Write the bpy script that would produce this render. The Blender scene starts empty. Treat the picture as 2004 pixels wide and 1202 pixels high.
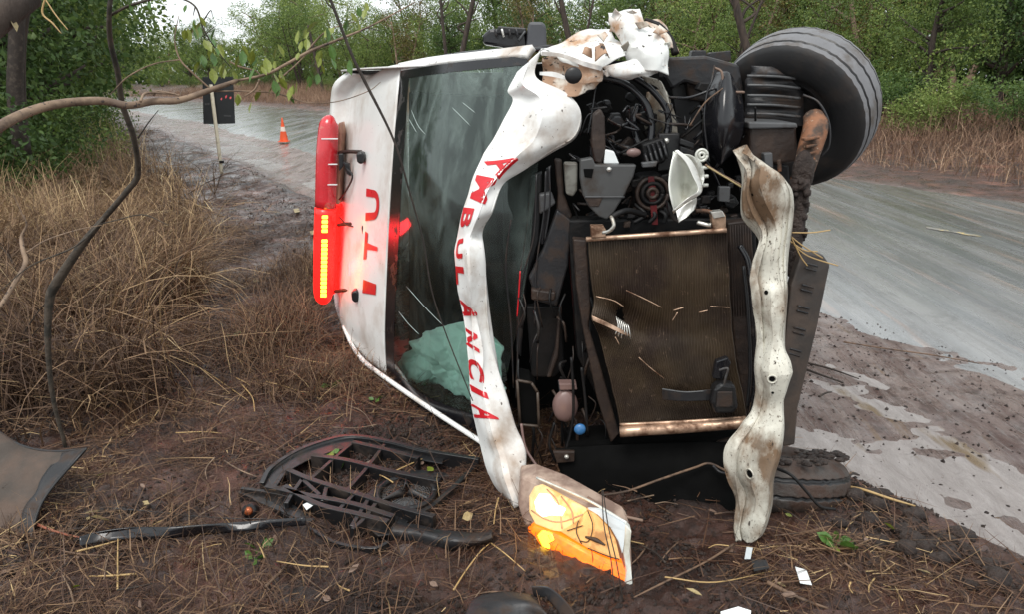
import bpy, math, random
import numpy as np
from math import radians, sin, cos, tan, pi
from mathutils import Vector, Matrix
from mathutils.bvhtree import BVHTree
from mathutils.geometry import tessellate_polygon

random.seed(7); RNG = np.random.default_rng(7)
S = bpy.context.scene
COL = S.collection

# ------------------------------------------------------------------ camera, world, sun, exposure
FPX = 1450.0; CAMH = 1.75; PITCH = radians(17.6)
cam_d = bpy.data.cameras.new('camera'); cam = bpy.data.objects.new('camera', cam_d); COL.objects.link(cam)
cam_d.sensor_width = 36; cam_d.lens = FPX / 2004 * 36
cam_d.clip_start = 0.05; cam_d.clip_end = 2000
cam.location = (0, 0, CAMH); cam.rotation_euler = (radians(90) - PITCH, 0, 0)
S.camera = cam

SUN_EL, SUN_AZ = radians(58), radians(200)
w = bpy.data.worlds.new('World'); S.world = w; w.use_nodes = True
nt = w.node_tree; nt.nodes.clear()
sky = nt.nodes.new('ShaderNodeTexSky'); sky.sky_type = 'NISHITA'; sky.sun_disc = False
sky.sun_elevation = SUN_EL; sky.sun_rotation = SUN_AZ; sky.dust_density = 3; sky.air_density = 1.0
hs = nt.nodes.new('ShaderNodeHueSaturation'); hs.inputs['Saturation'].default_value = 0.22
tc = nt.nodes.new('ShaderNodeTexCoord'); mp = nt.nodes.new('ShaderNodeMapping'); mp.inputs['Scale'].default_value = (1, 1, 3)
no = nt.nodes.new('ShaderNodeTexNoise'); no.inputs['Scale'].default_value = 2.2; no.inputs['Detail'].default_value = 5
rr = nt.nodes.new('ShaderNodeMapRange'); rr.inputs[1].default_value = .3; rr.inputs[2].default_value = .7; rr.inputs[3].default_value = .82; rr.inputs[4].default_value = 1.15
mx = nt.nodes.new('ShaderNodeMix'); mx.data_type = 'RGBA'; mx.inputs[0].default_value = .65
mx.inputs[7].default_value = (9.6, 10.2, 10.4, 1)       # flat cloud deck over the clear sky
mu = nt.nodes.new('ShaderNodeVectorMath'); mu.operation = 'SCALE'
bg = nt.nodes.new('ShaderNodeBackground'); bg.inputs['Strength'].default_value = 0.10
wo = nt.nodes.new('ShaderNodeOutputWorld')
L = nt.links
L.new(sky.outputs[0], hs.inputs['Color']); L.new(hs.outputs[0], mx.inputs[6])
L.new(tc.outputs['Generated'], mp.inputs[0]); L.new(mp.outputs[0], no.inputs[0]); L.new(no.outputs[0], rr.inputs[0])
L.new(mx.outputs[2], mu.inputs[0]); L.new(rr.outputs[0], mu.inputs['Scale']); L.new(mu.outputs[0], bg.inputs[0]); L.new(bg.outputs[0], wo.inputs[0])

sd = bpy.data.lights.new('sun', 'SUN'); sd.energy = 1.3; sd.angle = radians(25); sd.color = (1, .96, .9)
so = bpy.data.objects.new('sun', sd); COL.objects.link(so)
sdir = Vector((sin(SUN_AZ) * cos(SUN_EL), cos(SUN_AZ) * cos(SUN_EL), sin(SUN_EL)))
so.rotation_euler = sdir.to_track_quat('Z', 'Y').to_euler(); so.location = (0, 0, 20)
S.view_settings.view_transform = 'Standard'; S.view_settings.look = 'None'
S.view_settings.exposure = 0.75; S.view_settings.gamma = 1; S.view_settings.use_curve_mapping = False

# ------------------------------------------------------------------ helpers
CP, SP = cos(PITCH), sin(PITCH)
def ray(px, py):
    u = (px - 1002) / FPX; v = (601 - py) / FPX
    return Vector((u, CP + v * SP, -SP + v * CP))
def W(px, py, Y):
    d = ray(px, py); return Vector((0, 0, CAMH)) + d * (Y / d.y)
def G(px, py, z=0.0):
    d = ray(px, py); return Vector((0, 0, CAMH)) + d * ((z - CAMH) / d.z)

def origin(p):
    v = Vector((0, 0, 0))
    while p is not None:
        v += p.location; p = p.parent
    return v

def mk(name, verts, faces, m=None, parent=None, smooth=True, local=False, tint=None):
    me = bpy.data.meshes.new(name)
    o = bpy.data.objects.new(name, me); COL.objects.link(o)
    if parent is not None: o.parent = parent
    V = np.array([tuple(v) for v in verts], dtype=np.float32) if not isinstance(verts, np.ndarray) else verts.astype(np.float32)
    if parent is not None and not local: V = V - np.array(origin(parent), dtype=np.float32)
    if isinstance(faces, np.ndarray):
        n, k = faces.shape
        me.vertices.add(len(V)); me.vertices.foreach_set('co', V.ravel())
        me.loops.add(n * k); me.loops.foreach_set('vertex_index', faces.astype(np.int32).ravel())
        me.polygons.add(n); me.polygons.foreach_set('loop_start', np.arange(0, n * k, k, dtype=np.int32))
        me.update(calc_edges=True)
    else:
        me.from_pydata(V.tolist(), [], faces)
    if smooth: me.polygons.foreach_set('use_smooth', [True] * len(me.polygons))
    if tint is not None:
        a = me.attributes.new('tint', 'FLOAT', 'POINT'); a.data.foreach_set('value', tint.astype(np.float32))
    if m: me.materials.append(m)
    me.update()
    return o

def tag(o, label=None, cat=None, group=None, kind=None):
    if label: o['label'] = label
    if cat: o['category'] = cat
    if group: o['group'] = group
    if kind: o['kind'] = kind
    return o
def empty(name, loc, label=None, cat=None, group=None):
    o = bpy.data.objects.new(name, None); COL.objects.link(o); o.location = loc; o.empty_display_size = .1
    return tag(o, label, cat, group)

def cat_interp(P, n):
    """Catmull-Rom resample of an (k,3) array to n points"""
    P = np.asarray(P, float); k = len(P)
    if k == 2:
        t = np.linspace(0, 1, n)[:, None]; return P[0] * (1 - t) + P[1] * t
    Q = np.vstack([2 * P[0] - P[1], P, 2 * P[-1] - P[-2]])
    ts = np.linspace(0, k - 1 - 1e-9, n); i = ts.astype(int); f = (ts - i)[:, None]
    a, b, c, d = Q[i], Q[i + 1], Q[i + 2], Q[i + 3]
    return .5 * ((2 * b) + (-a + c) * f + (2 * a - 5 * b + 4 * c - d) * f ** 2 + (-a + 3 * b - 3 * c + d) * f ** 3)

def tube_geo(pts, rad, n=8, sm=0):
    P = np.array([tuple(p) for p in pts], float)
    R = np.array(rad if hasattr(rad, '__len__') else [rad] * len(P), float)
    if sm:
        R = np.interp(np.linspace(0, len(P) - 1, sm), np.arange(len(P)), R); P = cat_interp(P, sm)
    T = np.gradient(P, axis=0); T /= np.linalg.norm(T, axis=1)[:, None] + 1e-9
    up = np.array([0, 0, 1.]) if abs(T[0][2]) < .9 else np.array([1., 0, 0])
    V = []; a = np.linspace(0, 2 * pi, n, endpoint=False)
    for p, t, r in zip(P, T, R):
        x = np.cross(up, t); x /= np.linalg.norm(x) + 1e-9; y = np.cross(t, x); up = y
        V += [p + r * (x * cos(q) + y * sin(q)) for q in a]
    F = []
    for i in range(len(P) - 1):
        for j in range(n):
            F.append((i * n + j, i * n + (j + 1) % n, (i + 1) * n + (j + 1) % n, (i + 1) * n + j))
    F.append(tuple(range(n))[::-1]); F.append(tuple((len(P) - 1) * n + j for j in range(n)))
    return V, F
def tube(name, pts, rad, m, parent=None, n=8, sm=0, local=False):
    V, F = tube_geo(pts, rad, n, sm)
    return mk(name, V, F, m, parent, local=local)
def wtube(name, pp, rad, m, parent=None, n=7, sm=0):
    return tube(name, [W(*p) for p in pp], rad, m, parent, n, sm or 6 * len(pp))

def join(parts):
    V = []; F = []
    for v, f in parts:
        b = len(V); V += [tuple(x) for x in v]; F += [tuple(i + b for i in q) for q in f]
    return V, F
def box_geo(c, sx, sy, sz, R=None):
    V = [Vector((a * sx / 2, b * sy / 2, d * sz / 2)) for a in (-1, 1) for b in (-1, 1) for d in (-1, 1)]
    if R is not None: V = [R @ v for v in V]
    V = [v + Vector(c) for v in V]
    return V, [(0, 1, 3, 2), (4, 6, 7, 5), (0, 4, 5, 1), (2, 3, 7, 6), (0, 2, 6, 4), (1, 5, 7, 3)]
def bevel(o, wd=.004, seg=2):
    b = o.modifiers.new('bevel', 'BEVEL'); b.width = wd; b.segments = seg; b.limit_method = 'ANGLE'; b.angle_limit = radians(40)
    return o
def solid(o, th, off=0):
    b = o.modifiers.new('solid', 'SOLIDIFY'); b.thickness = th; b.offset = off; return o

def extr(name, poly, Y, dep, m, parent, bv=.004, ys=None):
    """polygon of photo pixels on the plane y=Y (or per-point Y), pushed back by dep metres"""
    pts = [W(p[0], p[1], (p[2] if len(p) > 2 else Y)) for p in poly]; n = len(pts)
    V = pts + [p + Vector((0, dep, 0)) for p in pts]
    tri = tessellate_polygon([[Vector((p.x, p.z, 0)) for p in pts]])
    F = [tuple(t) for t in tri] + [tuple(i + n for i in t[::-1]) for t in tri]
    F += [(i, (i + 1) % n, n + (i + 1) % n, n + i) for i in range(n)]
    o = mk(name, V, F, m, parent, smooth=False)
    import bmesh
    bm = bmesh.new(); bm.from_mesh(o.data)
    bmesh.ops.recalc_face_normals(bm, faces=bm.faces)
    bmesh.ops.dissolve_limit(bm, angle_limit=.01, verts=bm.verts, edges=bm.edges)
    bm.to_mesh(o.data); bm.free()
    if bv: bevel(o, bv)
    return o

# value noise
def _h(i, j, k, s):
    n = (i * 374761393 + j * 668265263 + k * 1442695041 + s * 974634777) & 0xffffffff
    n = ((n ^ (n >> 13)) * 1274126177) & 0xffffffff
    n = (n ^ (n >> 16)) & 0xffffffff
    return n.astype(np.float64) / 4294967295.0
def vn(x, y, z=None, s=0):
    x = np.asarray(x, float); y = np.asarray(y, float); z = np.zeros_like(x) if z is None else np.asarray(z, float)
    xi = np.floor(x).astype(np.int64); yi = np.floor(y).astype(np.int64); zi = np.floor(z).astype(np.int64)
    fx = x - xi; fy = y - yi; fz = z - zi
    fx = fx * fx * (3 - 2 * fx); fy = fy * fy * (3 - 2 * fy); fz = fz * fz * (3 - 2 * fz)
    r = 0
    for a in (0, 1):
        for b in (0, 1):
            for c in (0, 1):
                r = r + _h(xi + a, yi + b, zi + c, s) * (fx if a else 1 - fx) * (fy if b else 1 - fy) * (fz if c else 1 - fz)
    return r * 2 - 1
def fbm(x, y, z=None, o=4, s=0):
    r = 0; a = 1.0; t = 0
    for k in range(o):
        r = r + a * vn(x * 2 ** k, y * 2 ** k, None if z is None else z * 2 ** k, s + k); t += a; a *= .5
    return r / t
def sstep(a, b, x):
    t = np.clip((x - a) / (b - a), 0, 1); return t * t * (3 - 2 * t)

def lin_interp(P, n):
    P = np.asarray(P, float); t = np.linspace(0, len(P) - 1, n); return np.stack([np.interp(t, np.arange(len(P)), P[:, k]) for k in range(3)], -1)
def grid(rows, nu, nv, lin=False):
    """rows[i][j] = (px,py,Y) or Vector -> (nu,nv,3) array, smooth"""
    R = [[(W(*p) if not isinstance(p, Vector) else p) for p in r] for r in rows]
    A = np.array([(lin_interp if lin else cat_interp)([tuple(p) for p in r], nv) for r in R])      # k, nv, 3
    return np.stack([cat_interp(A[:, j], nu) for j in range(nv)], axis=1)
def loft(name, rows, m, parent, nu=40, nv=24, th=.003, crumple=0, freq=6, seed=0, keep=None, smooth=True, post=None, lin=False):
    A = grid(rows, nu, nv, lin)
    if crumple:
        du = np.gradient(A, axis=0); dv = np.gradient(A, axis=1); N = np.cross(du, dv); N /= np.linalg.norm(N, axis=2)[..., None] + 1e-9
        q = A * freq
        d = 1 - np.abs(fbm(q[..., 0], q[..., 1], q[..., 2], 3, seed)) * 2.6
        rs = np.random.default_rng(seed + 77); d2 = 0
        wq = q + .35 * np.stack([vn(q[..., 0] * .7, q[..., 1] * .7, q[..., 2] * .7, seed + k) for k in range(3)], -1)
        for k in range(6):      # sharp straight folds running in several directions
            v_ = rs.normal(size=3); v_ /= np.linalg.norm(v_); ph = (wq @ v_) * (.30 + .22 * k * .5) + rs.random() * 5
            d2 = d2 + (np.abs((ph % 1) * 2 - 1) * 2 - 1) / (1 + .45 * k)
        wn = np.clip(np.sin(np.linspace(0, 1, nv) * pi) * 1.3, 0, 1)[None, :] if lin else 1.0
        A = A + N * ((d * .25 + d2 * .42) * crumple * wn)[..., None]
    if post is not None: A = post(A)
    V = A.reshape(-1, 3)
    I = np.arange(nu * nv).reshape(nu, nv)
    F = np.stack([I[:-1, :-1], I[1:, :-1], I[1:, 1:], I[:-1, 1:]], -1).reshape(-1, 4)
    if keep is not None:
        c = A[:-1, :-1].reshape(-1, 3); F = F[keep(c)]
    o = mk(name, V, F, m, parent, smooth=smooth)
    if crumple and smooth: o.data.set_sharp_from_angle(angle=radians(13 if lin else 24))
    if th: solid(o, th)
    return o

# ------------------------------------------------------------------ materials
def newmat(name):
    m = bpy.data.materials.new(name); m.use_nodes = True
    n = m.node_tree; b = n.nodes['Principled BSDF']; return m, n, b
def c4(c): return (c[0], c[1], c[2], 1)
def mat(name, col, rough=.5, metal=0, col2=None, sc=5, lo=.45, hi=.6, det=6, spk=None, spk_sc=60, spk_th=.68, spk2=None, r2=None, bump=0, bsc=40, spec=.5, emi=None, es=0, coat=0, stretch=(1, 1, 1), var=.12):
    m, n, b = newmat(name); lk = n.links
    tcn = n.nodes.new('ShaderNodeTexCoord'); mpp = n.nodes.new('ShaderNodeMapping'); mpp.inputs['Scale'].default_value = stretch
    lk.new(tcn.outputs['Object'], mpp.inputs[0]); vec = mpp.outputs[0]
    def noise(s, d=5, rg=.6):
        x = n.nodes.new('ShaderNodeTexNoise'); x.inputs['Scale'].default_value = s; x.inputs['Detail'].default_value = d; x.inputs['Roughness'].default_value = rg
        lk.new(vec, x.inputs[0]); return x.outputs[0]
    def ramp(src, a, bb, o0=0, o1=1):
        x = n.nodes.new('ShaderNodeMapRange'); x.inputs[1].default_value = a; x.inputs[2].default_value = bb; x.inputs[3].default_value = o0; x.inputs[4].default_value = o1
        lk.new(src, x.inputs[0]); return x.outputs[0]
    def mix(f, a, bb):
        x = n.nodes.new('ShaderNodeMix'); x.data_type = 'RGBA'; lk.new(f, x.inputs[0])
        for s_, v in ((6, a), (7, bb)):
            if isinstance(v, tuple): x.inputs[s_].default_value = c4(v)
            else: lk.new(v, x.inputs[s_])
        return x.outputs[2]
    base = mix(ramp(noise(sc * .7 + 2, 4), .3, .7), tuple(c * (1 - var) for c in col), tuple(min(1, c * (1 + var)) for c in col))
    f2 = None
    if col2 is not None:
        f2 = ramp(noise(sc, det), lo, hi); base = mix(f2, base, tuple(col2))
    if spk is not None:
        base = mix(ramp(noise(spk_sc, 3), spk_th, spk_th + .03), base, tuple(spk))
    if spk2 is not None:
        base = mix(ramp(noise(spk_sc * 2.6, 4, .7), .60, .64), base, tuple(spk2)); base = mix(ramp(noise(sc * .35 + .8, 3), .50, .66, 0, .75), base, tuple(c * .45 for c in col))
    lk.new(base, b.inputs['Base Color'])
    b.inputs['Metallic'].default_value = metal; b.inputs['Specular IOR Level'].default_value = spec
    if coat: b.inputs['Coat Weight'].default_value = coat; b.inputs['Coat Roughness'].default_value = .1
    if r2 is not None and f2 is not None: lk.new(ramp(f2, 0, 1, rough, r2), b.inputs['Roughness'])
    else: lk.new(ramp(noise(sc * 2 + 3, 3), .3, .7, max(0, rough - .08), min(1, rough + .1)), b.inputs['Roughness'])
    if bump:
        bp = n.nodes.new('ShaderNodeBump'); bp.inputs['Strength'].default_value = 1; bp.inputs['Distance'].default_value = bump
        lk.new(noise(bsc, 6, .65), bp.inputs['Height']); lk.new(bp.outputs[0], b.inputs['Normal'])
    if emi: b.inputs['Emission Color'].default_value = c4(emi); b.inputs['Emission Strength'].default_value = es
    return m

def tintmat(name, stops, rough=.7, trans=0.0, spec=.3):
    m, n, b = newmat(name); lk = n.links
    at = n.nodes.new('ShaderNodeAttribute'); at.attribute_name = 'tint'
    cr = n.nodes.new('ShaderNodeValToRGB'); e = cr.color_ramp.elements
    while len(e) < len(stops): e.new(.5)
    for k, (p, c) in enumerate(stops): e[k].position = p; e[k].color = c4(c)
    lk.new(at.outputs['Fac'], cr.inputs[0]); lk.new(cr.outputs[0], b.inputs['Base Color'])
    b.inputs['Roughness'].default_value = rough; b.inputs['Specular IOR Level'].default_value = spec
    if trans:
        t = n.nodes.new('ShaderNodeBsdfTranslucent'); ms = n.nodes.new('ShaderNodeMixShader'); ms.inputs[0].default_value = trans
        lk.new(cr.outputs[0], t.inputs[0]); lk.new(b.outputs[0], ms.inputs[1]); lk.new(t.outputs[0], ms.inputs[2])
        lk.new(ms.outputs[0], n.nodes['Material Output'].inputs[0])
    return m

M = {}
M['white'] = mat('white_paint', (.72, .72, .70), .32, col2=(.38, .30, .24), sc=2.6, lo=.50, hi=.78, spk=(.06, .035, .025), spk_sc=75, spk_th=.70, r2=.6, coat=.15, var=.05)
M['white_clean'] = mat('white_paint_clean', (.80, .80, .78), .3, col2=(.34, .25, .18), sc=4.5, lo=.50, hi=.74, spk=(.05, .03, .02), spk_sc=52, spk_th=.675, r2=.55, coat=.15, var=.04, bump=.0012, bsc=14)
M['white_mud'] = mat('white_paint_muddy', (.62, .60, .52), .45, col2=(.17, .105, .06), sc=6, lo=.43, hi=.56, stretch=(1, 1, .6), spk=(.03, .02, .014), spk_sc=48, spk_th=.66, spk2=(.10, .07, .045), r2=.7, bump=.004, bsc=30, var=.1)
M['white_torn'] = mat('torn_white_metal', (.68, .69, .67), .4, col2=(.40, .24, .14), sc=6, lo=.52, hi=.66, spk=(.03, .02, .015), spk_sc=35, spk_th=.64, r2=.6, var=.08, bump=.002, bsc=25)
M['primer'] = mat('brown_primer', (.36, .22, .14), .6, col2=(.6, .55, .48), sc=9, lo=.5, hi=.62, spk=(.03, .02, .015), spk_sc=40, spk_th=.62, bump=.003, bsc=30)
M['red'] = mat('red_vinyl', (.55, .012, .02), .35, var=.1)
M['black'] = mat('black_plastic', (.008, .008, .009), .38, col2=(.022, .016, .013), sc=9, lo=.55, hi=.7, r2=.7, bump=.001, bsc=60)
M['blackgloss'] = mat('black_gloss', (.008, .008, .01), .2, col2=(.03, .022, .018), sc=12, lo=.58, hi=.7, r2=.6)
M['bay'] = mat('bay_shade_black', (.004, .004, .0045), .55, spec=.3, col2=(.012, .008, .006), sc=8, lo=.5, hi=.7, r2=.8, bump=.004, bsc=20)  # base lowered to near black to carry the engine bay's shade
M['void'] = mat('shade_black', (.003, .003, .003), .9, spec=.1)  # near-black colour stands in for deep shade in hollows and openings
M['grey'] = mat('grey_plastic', (.07, .072, .075), .42, col2=(.035, .025, .02), sc=10, lo=.5, hi=.65, r2=.7, bump=.001, bsc=50)
M['greyd'] = mat('dark_grey_metal', (.020, .020, .022), .42, col2=(.04, .025, .018), sc=10, lo=.48, hi=.62, r2=.75, bump=.002, bsc=40, metal=.2)
M['brown_dk'] = mat('muddy_dark_brown', (.018, .010, .007), .55, col2=(.035, .02, .013), sc=14, lo=.45, hi=.6, bump=.003, bsc=45)
M['core'] = mat('radiator_fins', (.062, .042, .024), .45, metal=.3, col2=(.026, .014, .009), sc=5, lo=.42, hi=.62, spk=(.15, .10, .07), spk_sc=38, spk_th=.66, spk2=(.07, .045, .03), r2=.65, bump=.001, bsc=90)
M['copper'] = mat('muddy_aluminium_rail', (.50, .34, .24), .35, metal=.6, col2=(.12, .06, .035), sc=14, lo=.45, hi=.62, r2=.7, bump=.001)
M['alu'] = mat('bright_aluminium', (.62, .61, .57), .3, metal=.75, col2=(.2, .15, .1), sc=9, lo=.55, hi=.7, r2=.6)
M['silver'] = mat('pale_reflector', (.66, .67, .62), .35, metal=.25, col2=(.25, .23, .16), sc=7, lo=.5, hi=.75, r2=.5)
M['rust'] = mat('rusty_steel', (.20, .085, .04), .7, col2=(.05, .03, .02), sc=12, lo=.45, hi=.6, spk=(.35, .25, .18), spk_sc=50, spk_th=.66, bump=.004, bsc=50)
M['tyre'] = mat('tyre_rubber', (.014, .014, .015), .6, col2=(.035, .024, .018), sc=7, lo=.5, hi=.7, r2=.8, bump=.001, bsc=90)
M['tyre_tread'] = mat('worn_tread_rubber', (.15, .15, .158), .62, col2=(.085, .072, .062), sc=10, lo=.5, hi=.68, bump=.001, bsc=120)
M['tyre_mud'] = mat('muddy_tyre_rubber', (.05, .042, .037), .6, col2=(.045, .024, .016), sc=8, lo=.42, hi=.58, bump=.005, bsc=45)
M['mudcake'] = mat('caked_mud', (.034, .019, .013), .45, col2=(.016, .009, .007), sc=14, lo=.4, hi=.6, r2=.8, bump=.02, bsc=45)
M['blue'] = mat('blue_plastic', (.03, .12, .28), .3)
M['pinkpl'] = mat('milky_plastic', (.16, .10, .09), .4)
M['cloth'] = mat('airbag_cloth', (.70, .92, .84), .8, bump=.002, bsc=30, var=.04)
M['paper'] = mat('white_paper', (.75, .78, .78), .6)
M['postwhite'] = mat('post_paint', (.58, .52, .40), .7, col2=(.2, .15, .1), sc=6, lo=.55, hi=.7, bump=.002)
M['signback'] = mat('sign_back', (.02, .022, .024), .5, var=.2)
M['orange'] = mat('cone_orange', (.75, .09, .02), .45)
M['conew'] = mat('cone_band', (.75, .62, .55), .4)
M['bark'] = mat('bark', (.06, .042, .032), .85, col2=(.03, .022, .018), sc=9, lo=.4, hi=.6, bump=.01, bsc=25, stretch=(1, 1, .3))
M['bark_pale'] = mat('pale_bark', (.24, .165, .11), .75, col2=(.10, .065, .045), sc=14, lo=.42, hi=.62, bump=.002, bsc=60, spk=(.05, .035, .03), spk_sc=70, spk_th=.62)
M['bark_dark'] = mat('dark_bark', (.025, .018, .014), .8, col2=(.06, .045, .035), sc=20, lo=.5, hi=.65, bump=.002, bsc=60)
M['bark_green'] = mat('mossy_bark', (.055, .042, .030), .8, col2=(.02, .017, .012), sc=22, lo=.45, hi=.6, bump=.006, bsc=50)
M['stick'] = mat('dead_stick', (.15, .09, .055), .7, col2=(.05, .03, .02), sc=18, lo=.45, hi=.6)
M['strawy'] = mat('yellow_straw', (.42, .28, .12), .55)
M['deadleaf'] = mat('dead_leaf', (.17, .11, .08), .6, var=.3)
M['paleleaf'] = mat('pale_leaf', (.30, .23, .11), .55, var=.3)
M['greenleaf'] = mat('green_leaf', (.06, .13, .02), .4, var=.3)
M['yelleaf'] = mat('yellow_green_leaf', (.15, .18, .02), .45, var=.3)
M['redflower'] = mat('red_bud', (.35, .02, .03), .5)
M['grass'] = tintmat('dry_grass', [(0, (.04, .02, .012)), (.3, (.10, .058, .036)), (.62, (.25, .155, .088)), (.88, (.46, .32, .17)), (1, (.55, .42, .24))], .65, .15)
M['litter'] = tintmat('straw_litter', [(0, (.030, .014, .009)), (.5, (.095, .048, .027)), (.85, (.23, .14, .075)), (1, (.48, .34, .17))], .5)
M['grass_far'] = tintmat('brown_verge_grass', [(0, (.08, .042, .030)), (.5, (.25, .155, .10)), (1, (.48, .34, .23))], .75, .15)
def leafm(n, a, b, c): return tintmat(n, [(0, a), (.55, b), (1, c)], .5, .35)
M['leaf_dark'] = leafm('dark_foliage', (.022, .042, .014), (.06, .11, .03), (.15, .22, .055))
M['leaf_mid'] = leafm('mid_green_foliage', (.035, .065, .018), (.12, .18, .045), (.27, .33, .08))
M['leaf_lite'] = leafm('light_green_foliage', (.07, .11, .03), (.20, .27, .07), (.38, .43, .13))
M['leaf_olive'] = leafm('olive_foliage', (.04, .04, .015), (.11, .10, .03), (.26, .20, .05))

# windscreen glass: tinted, dusty, reflective; pale diffuse also stands in for reflections
m, n, b = newmat('windscreen_glass'); M['glass'] = m; lk = n.links
tr = n.nodes.new('ShaderNodeBsdfTransparent'); tr.inputs[0].default_value = (.84, .96, .91, 1)
gl = n.nodes.new('ShaderNodeBsdfGlossy'); gl.inputs[0].default_value = (.85, .95, .91, 1); gl.inputs['Roughness'].default_value = .06
df = n.nodes.new('ShaderNodeBsdfDiffuse'); df.inputs[0].default_value = (.18, .225, .21, 1)
fr = n.nodes.new('ShaderNodeFresnel'); fr.inputs[0].default_value = 1.6
tcn = n.nodes.new('ShaderNodeTexCoord')
mpp = n.nodes.new('ShaderNodeMapping'); mpp.inputs['Scale'].default_value = (1.2, 1.2, .45); mpp.inputs['Rotation'].default_value = (0, .5, 0)
n1 = n.nodes.new('ShaderNodeTexNoise'); n1.inputs['Scale'].default_value = 4.5; n1.inputs['Detail'].default_value = 9; n1.inputs['Roughness'].default_value = .68; n1.inputs['Distortion'].default_value = 1.2
mr = n.nodes.new('ShaderNodeMapRange'); mr.inputs[1].default_value = .44; mr.inputs[2].default_value = .78; mr.inputs[3].default_value = .12; mr.inputs[4].default_value = .95
# dust and painted reflection tone stronger toward the uppermost side of the pane
sx = n.nodes.new('ShaderNodeSeparateXYZ'); mz = n.nodes.new('ShaderNodeMapRange'); mz.inputs[1].default_value = .7; mz.inputs[2].default_value = 1.5; mz.inputs[3].default_value = .15; mz.inputs[4].default_value = 1.0
mm = n.nodes.new('ShaderNodeMath'); mm.operation = 'MULTIPLY'
lk.new(tcn.outputs['Object'], mpp.inputs[0]); lk.new(mpp.outputs[0], n1.inputs[0]); lk.new(n1.outputs[0], mr.inputs[0])
lk.new(tcn.outputs['Object'], sx.inputs[0]); lk.new(sx.outputs[2], mz.inputs[0]); lk.new(mr.outputs[0], mm.inputs[0]); lk.new(mz.outputs[0], mm.inputs[1])
s1 = n.nodes.new('ShaderNodeMixShader'); s2 = n.nodes.new('ShaderNodeMixShader')
lk.new(fr.outputs[0], s1.inputs[0]); lk.new(tr.outputs[0], s1.inputs[1]); lk.new(gl.outputs[0], s1.inputs[2])
lk.new(mm.outputs[0], s2.inputs[0]); lk.new(s1.outputs[0], s2.inputs[1]); lk.new(df.outputs[0], s2.inputs[2])
lk.new(s2.outputs[0], n.nodes['Material Output'].inputs[0])

# ------------------------------------------------------------------ road line, ground height
EDGE = np.array([(5.3, -3.7), (3.05, .35), (1.90, 2.30), (1.28, 3.36), (-.98, 7.05), (-3.2, 11.2), (-6.9, 17.3), (-11.8, 25), (-19, 35), (-31, 47), (-50, 60), (-85, 76), (-140, 92)])
def sdist(x, y):
    """signed distance to the near edge of the road, positive on the road side; also distance along"""
    best = np.full(np.shape(x), 1e9); sg = np.zeros(np.shape(x)); al = np.zeros(np.shape(x)); acc = 0
    for a, b in zip(EDGE[:-1], EDGE[1:]):
        d = b - a; ln = np.hypot(*d); t = np.clip(((x - a[0]) * d[0] + (y - a[1]) * d[1]) / ln ** 2, 0, 1)
        qx = x - a[0] - d[0] * t; qy = y - a[1] - d[1] * t; r = np.hypot(qx, qy)
        cr = -(d[0] * qy - d[1] * qx) / ln
        k = r < best; best = np.where(k, r, best); sg = np.where(k, np.sign(cr), sg); al = np.where(k, acc + t * ln, al); acc += ln
    return best * np.where(sg == 0, 1, sg), al
WATER = -0.090; ROADZ = -0.062
def hz(x, y):
    x = np.asarray(x, float); y = np.asarray(y, float)
    d, al = sdist(x, y)
    dn = d + .22 * fbm(x * .9, y * .9, o=4, s=3) + .05 * fbm(x * 6, y * 6, o=3, s=5)
    rough = .030 * fbm(x * 1.6, y * 1.6, o=3, s=11) + .036 * fbm(x * 6, y * 6, o=4, s=17) + .022 * (1 - 2 * np.abs(fbm(x * 22, y * 22, o=3, s=23)))
    near = 1 - sstep(6, 25, np.hypot(x, y)) * .8
    verge = .015 + rough * near
    verge = verge + .035 * np.exp(-((dn + .25) / .22) ** 2) * (1 + 1.3 * fbm(x * 3, y * 3, s=31))    # pushed-up rim of mud
    verge = verge + .45 * sstep(-2.5, -9, d)
    wet = -.088 + .022 * fbm(al * .55, d * 1.5, o=4, s=41) + .014 * sstep(.9, 2.6, d) + .007 * fbm(al * 1.8, d * 7, o=3, s=43) + .007 * fbm(x * 5, y * 9, o=4, s=44)
    under = -.14
    edge2 = d - 2.6 + .8 * fbm(al * .35, d * 1.4, o=4, s=51) + .25 * fbm(al * 2, d * 6, o=3, s=52)
    z = verge * (1 - sstep(-.05, .22, dn)) + wet * sstep(-.05, .22, dn)
    z = z * (1 - sstep(-.1, .5, edge2)) + under * sstep(-.1, .5, edge2)
    d3 = d - 8.9 + .35 * fbm(x * .5, y * .5, s=61) + .1 * fbm(x * 3, y * 3, s=62)
    far = -.05 + .05 * sstep(0, 2, d3) + .55 * sstep(1.5, 9, d3) + .05 * fbm(x * 1.2, y * 1.2, s=63) * sstep(0, 1.5, d3)
    z = z * (1 - sstep(-.4, .25, d3)) + far * sstep(-.4, .25, d3)
    return z
def gz(x, y): return float(hz(np.array([x]), np.array([y]))[0])
def GG(px, py, up=0.0):
    """point on the real ground seen at a photo pixel"""
    z = 0
    for _ in range(6):
        p = G(px, py, z); z = gz(p.x, p.y)
    p = G(px, py, z); p.z = z + up; return p

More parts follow.
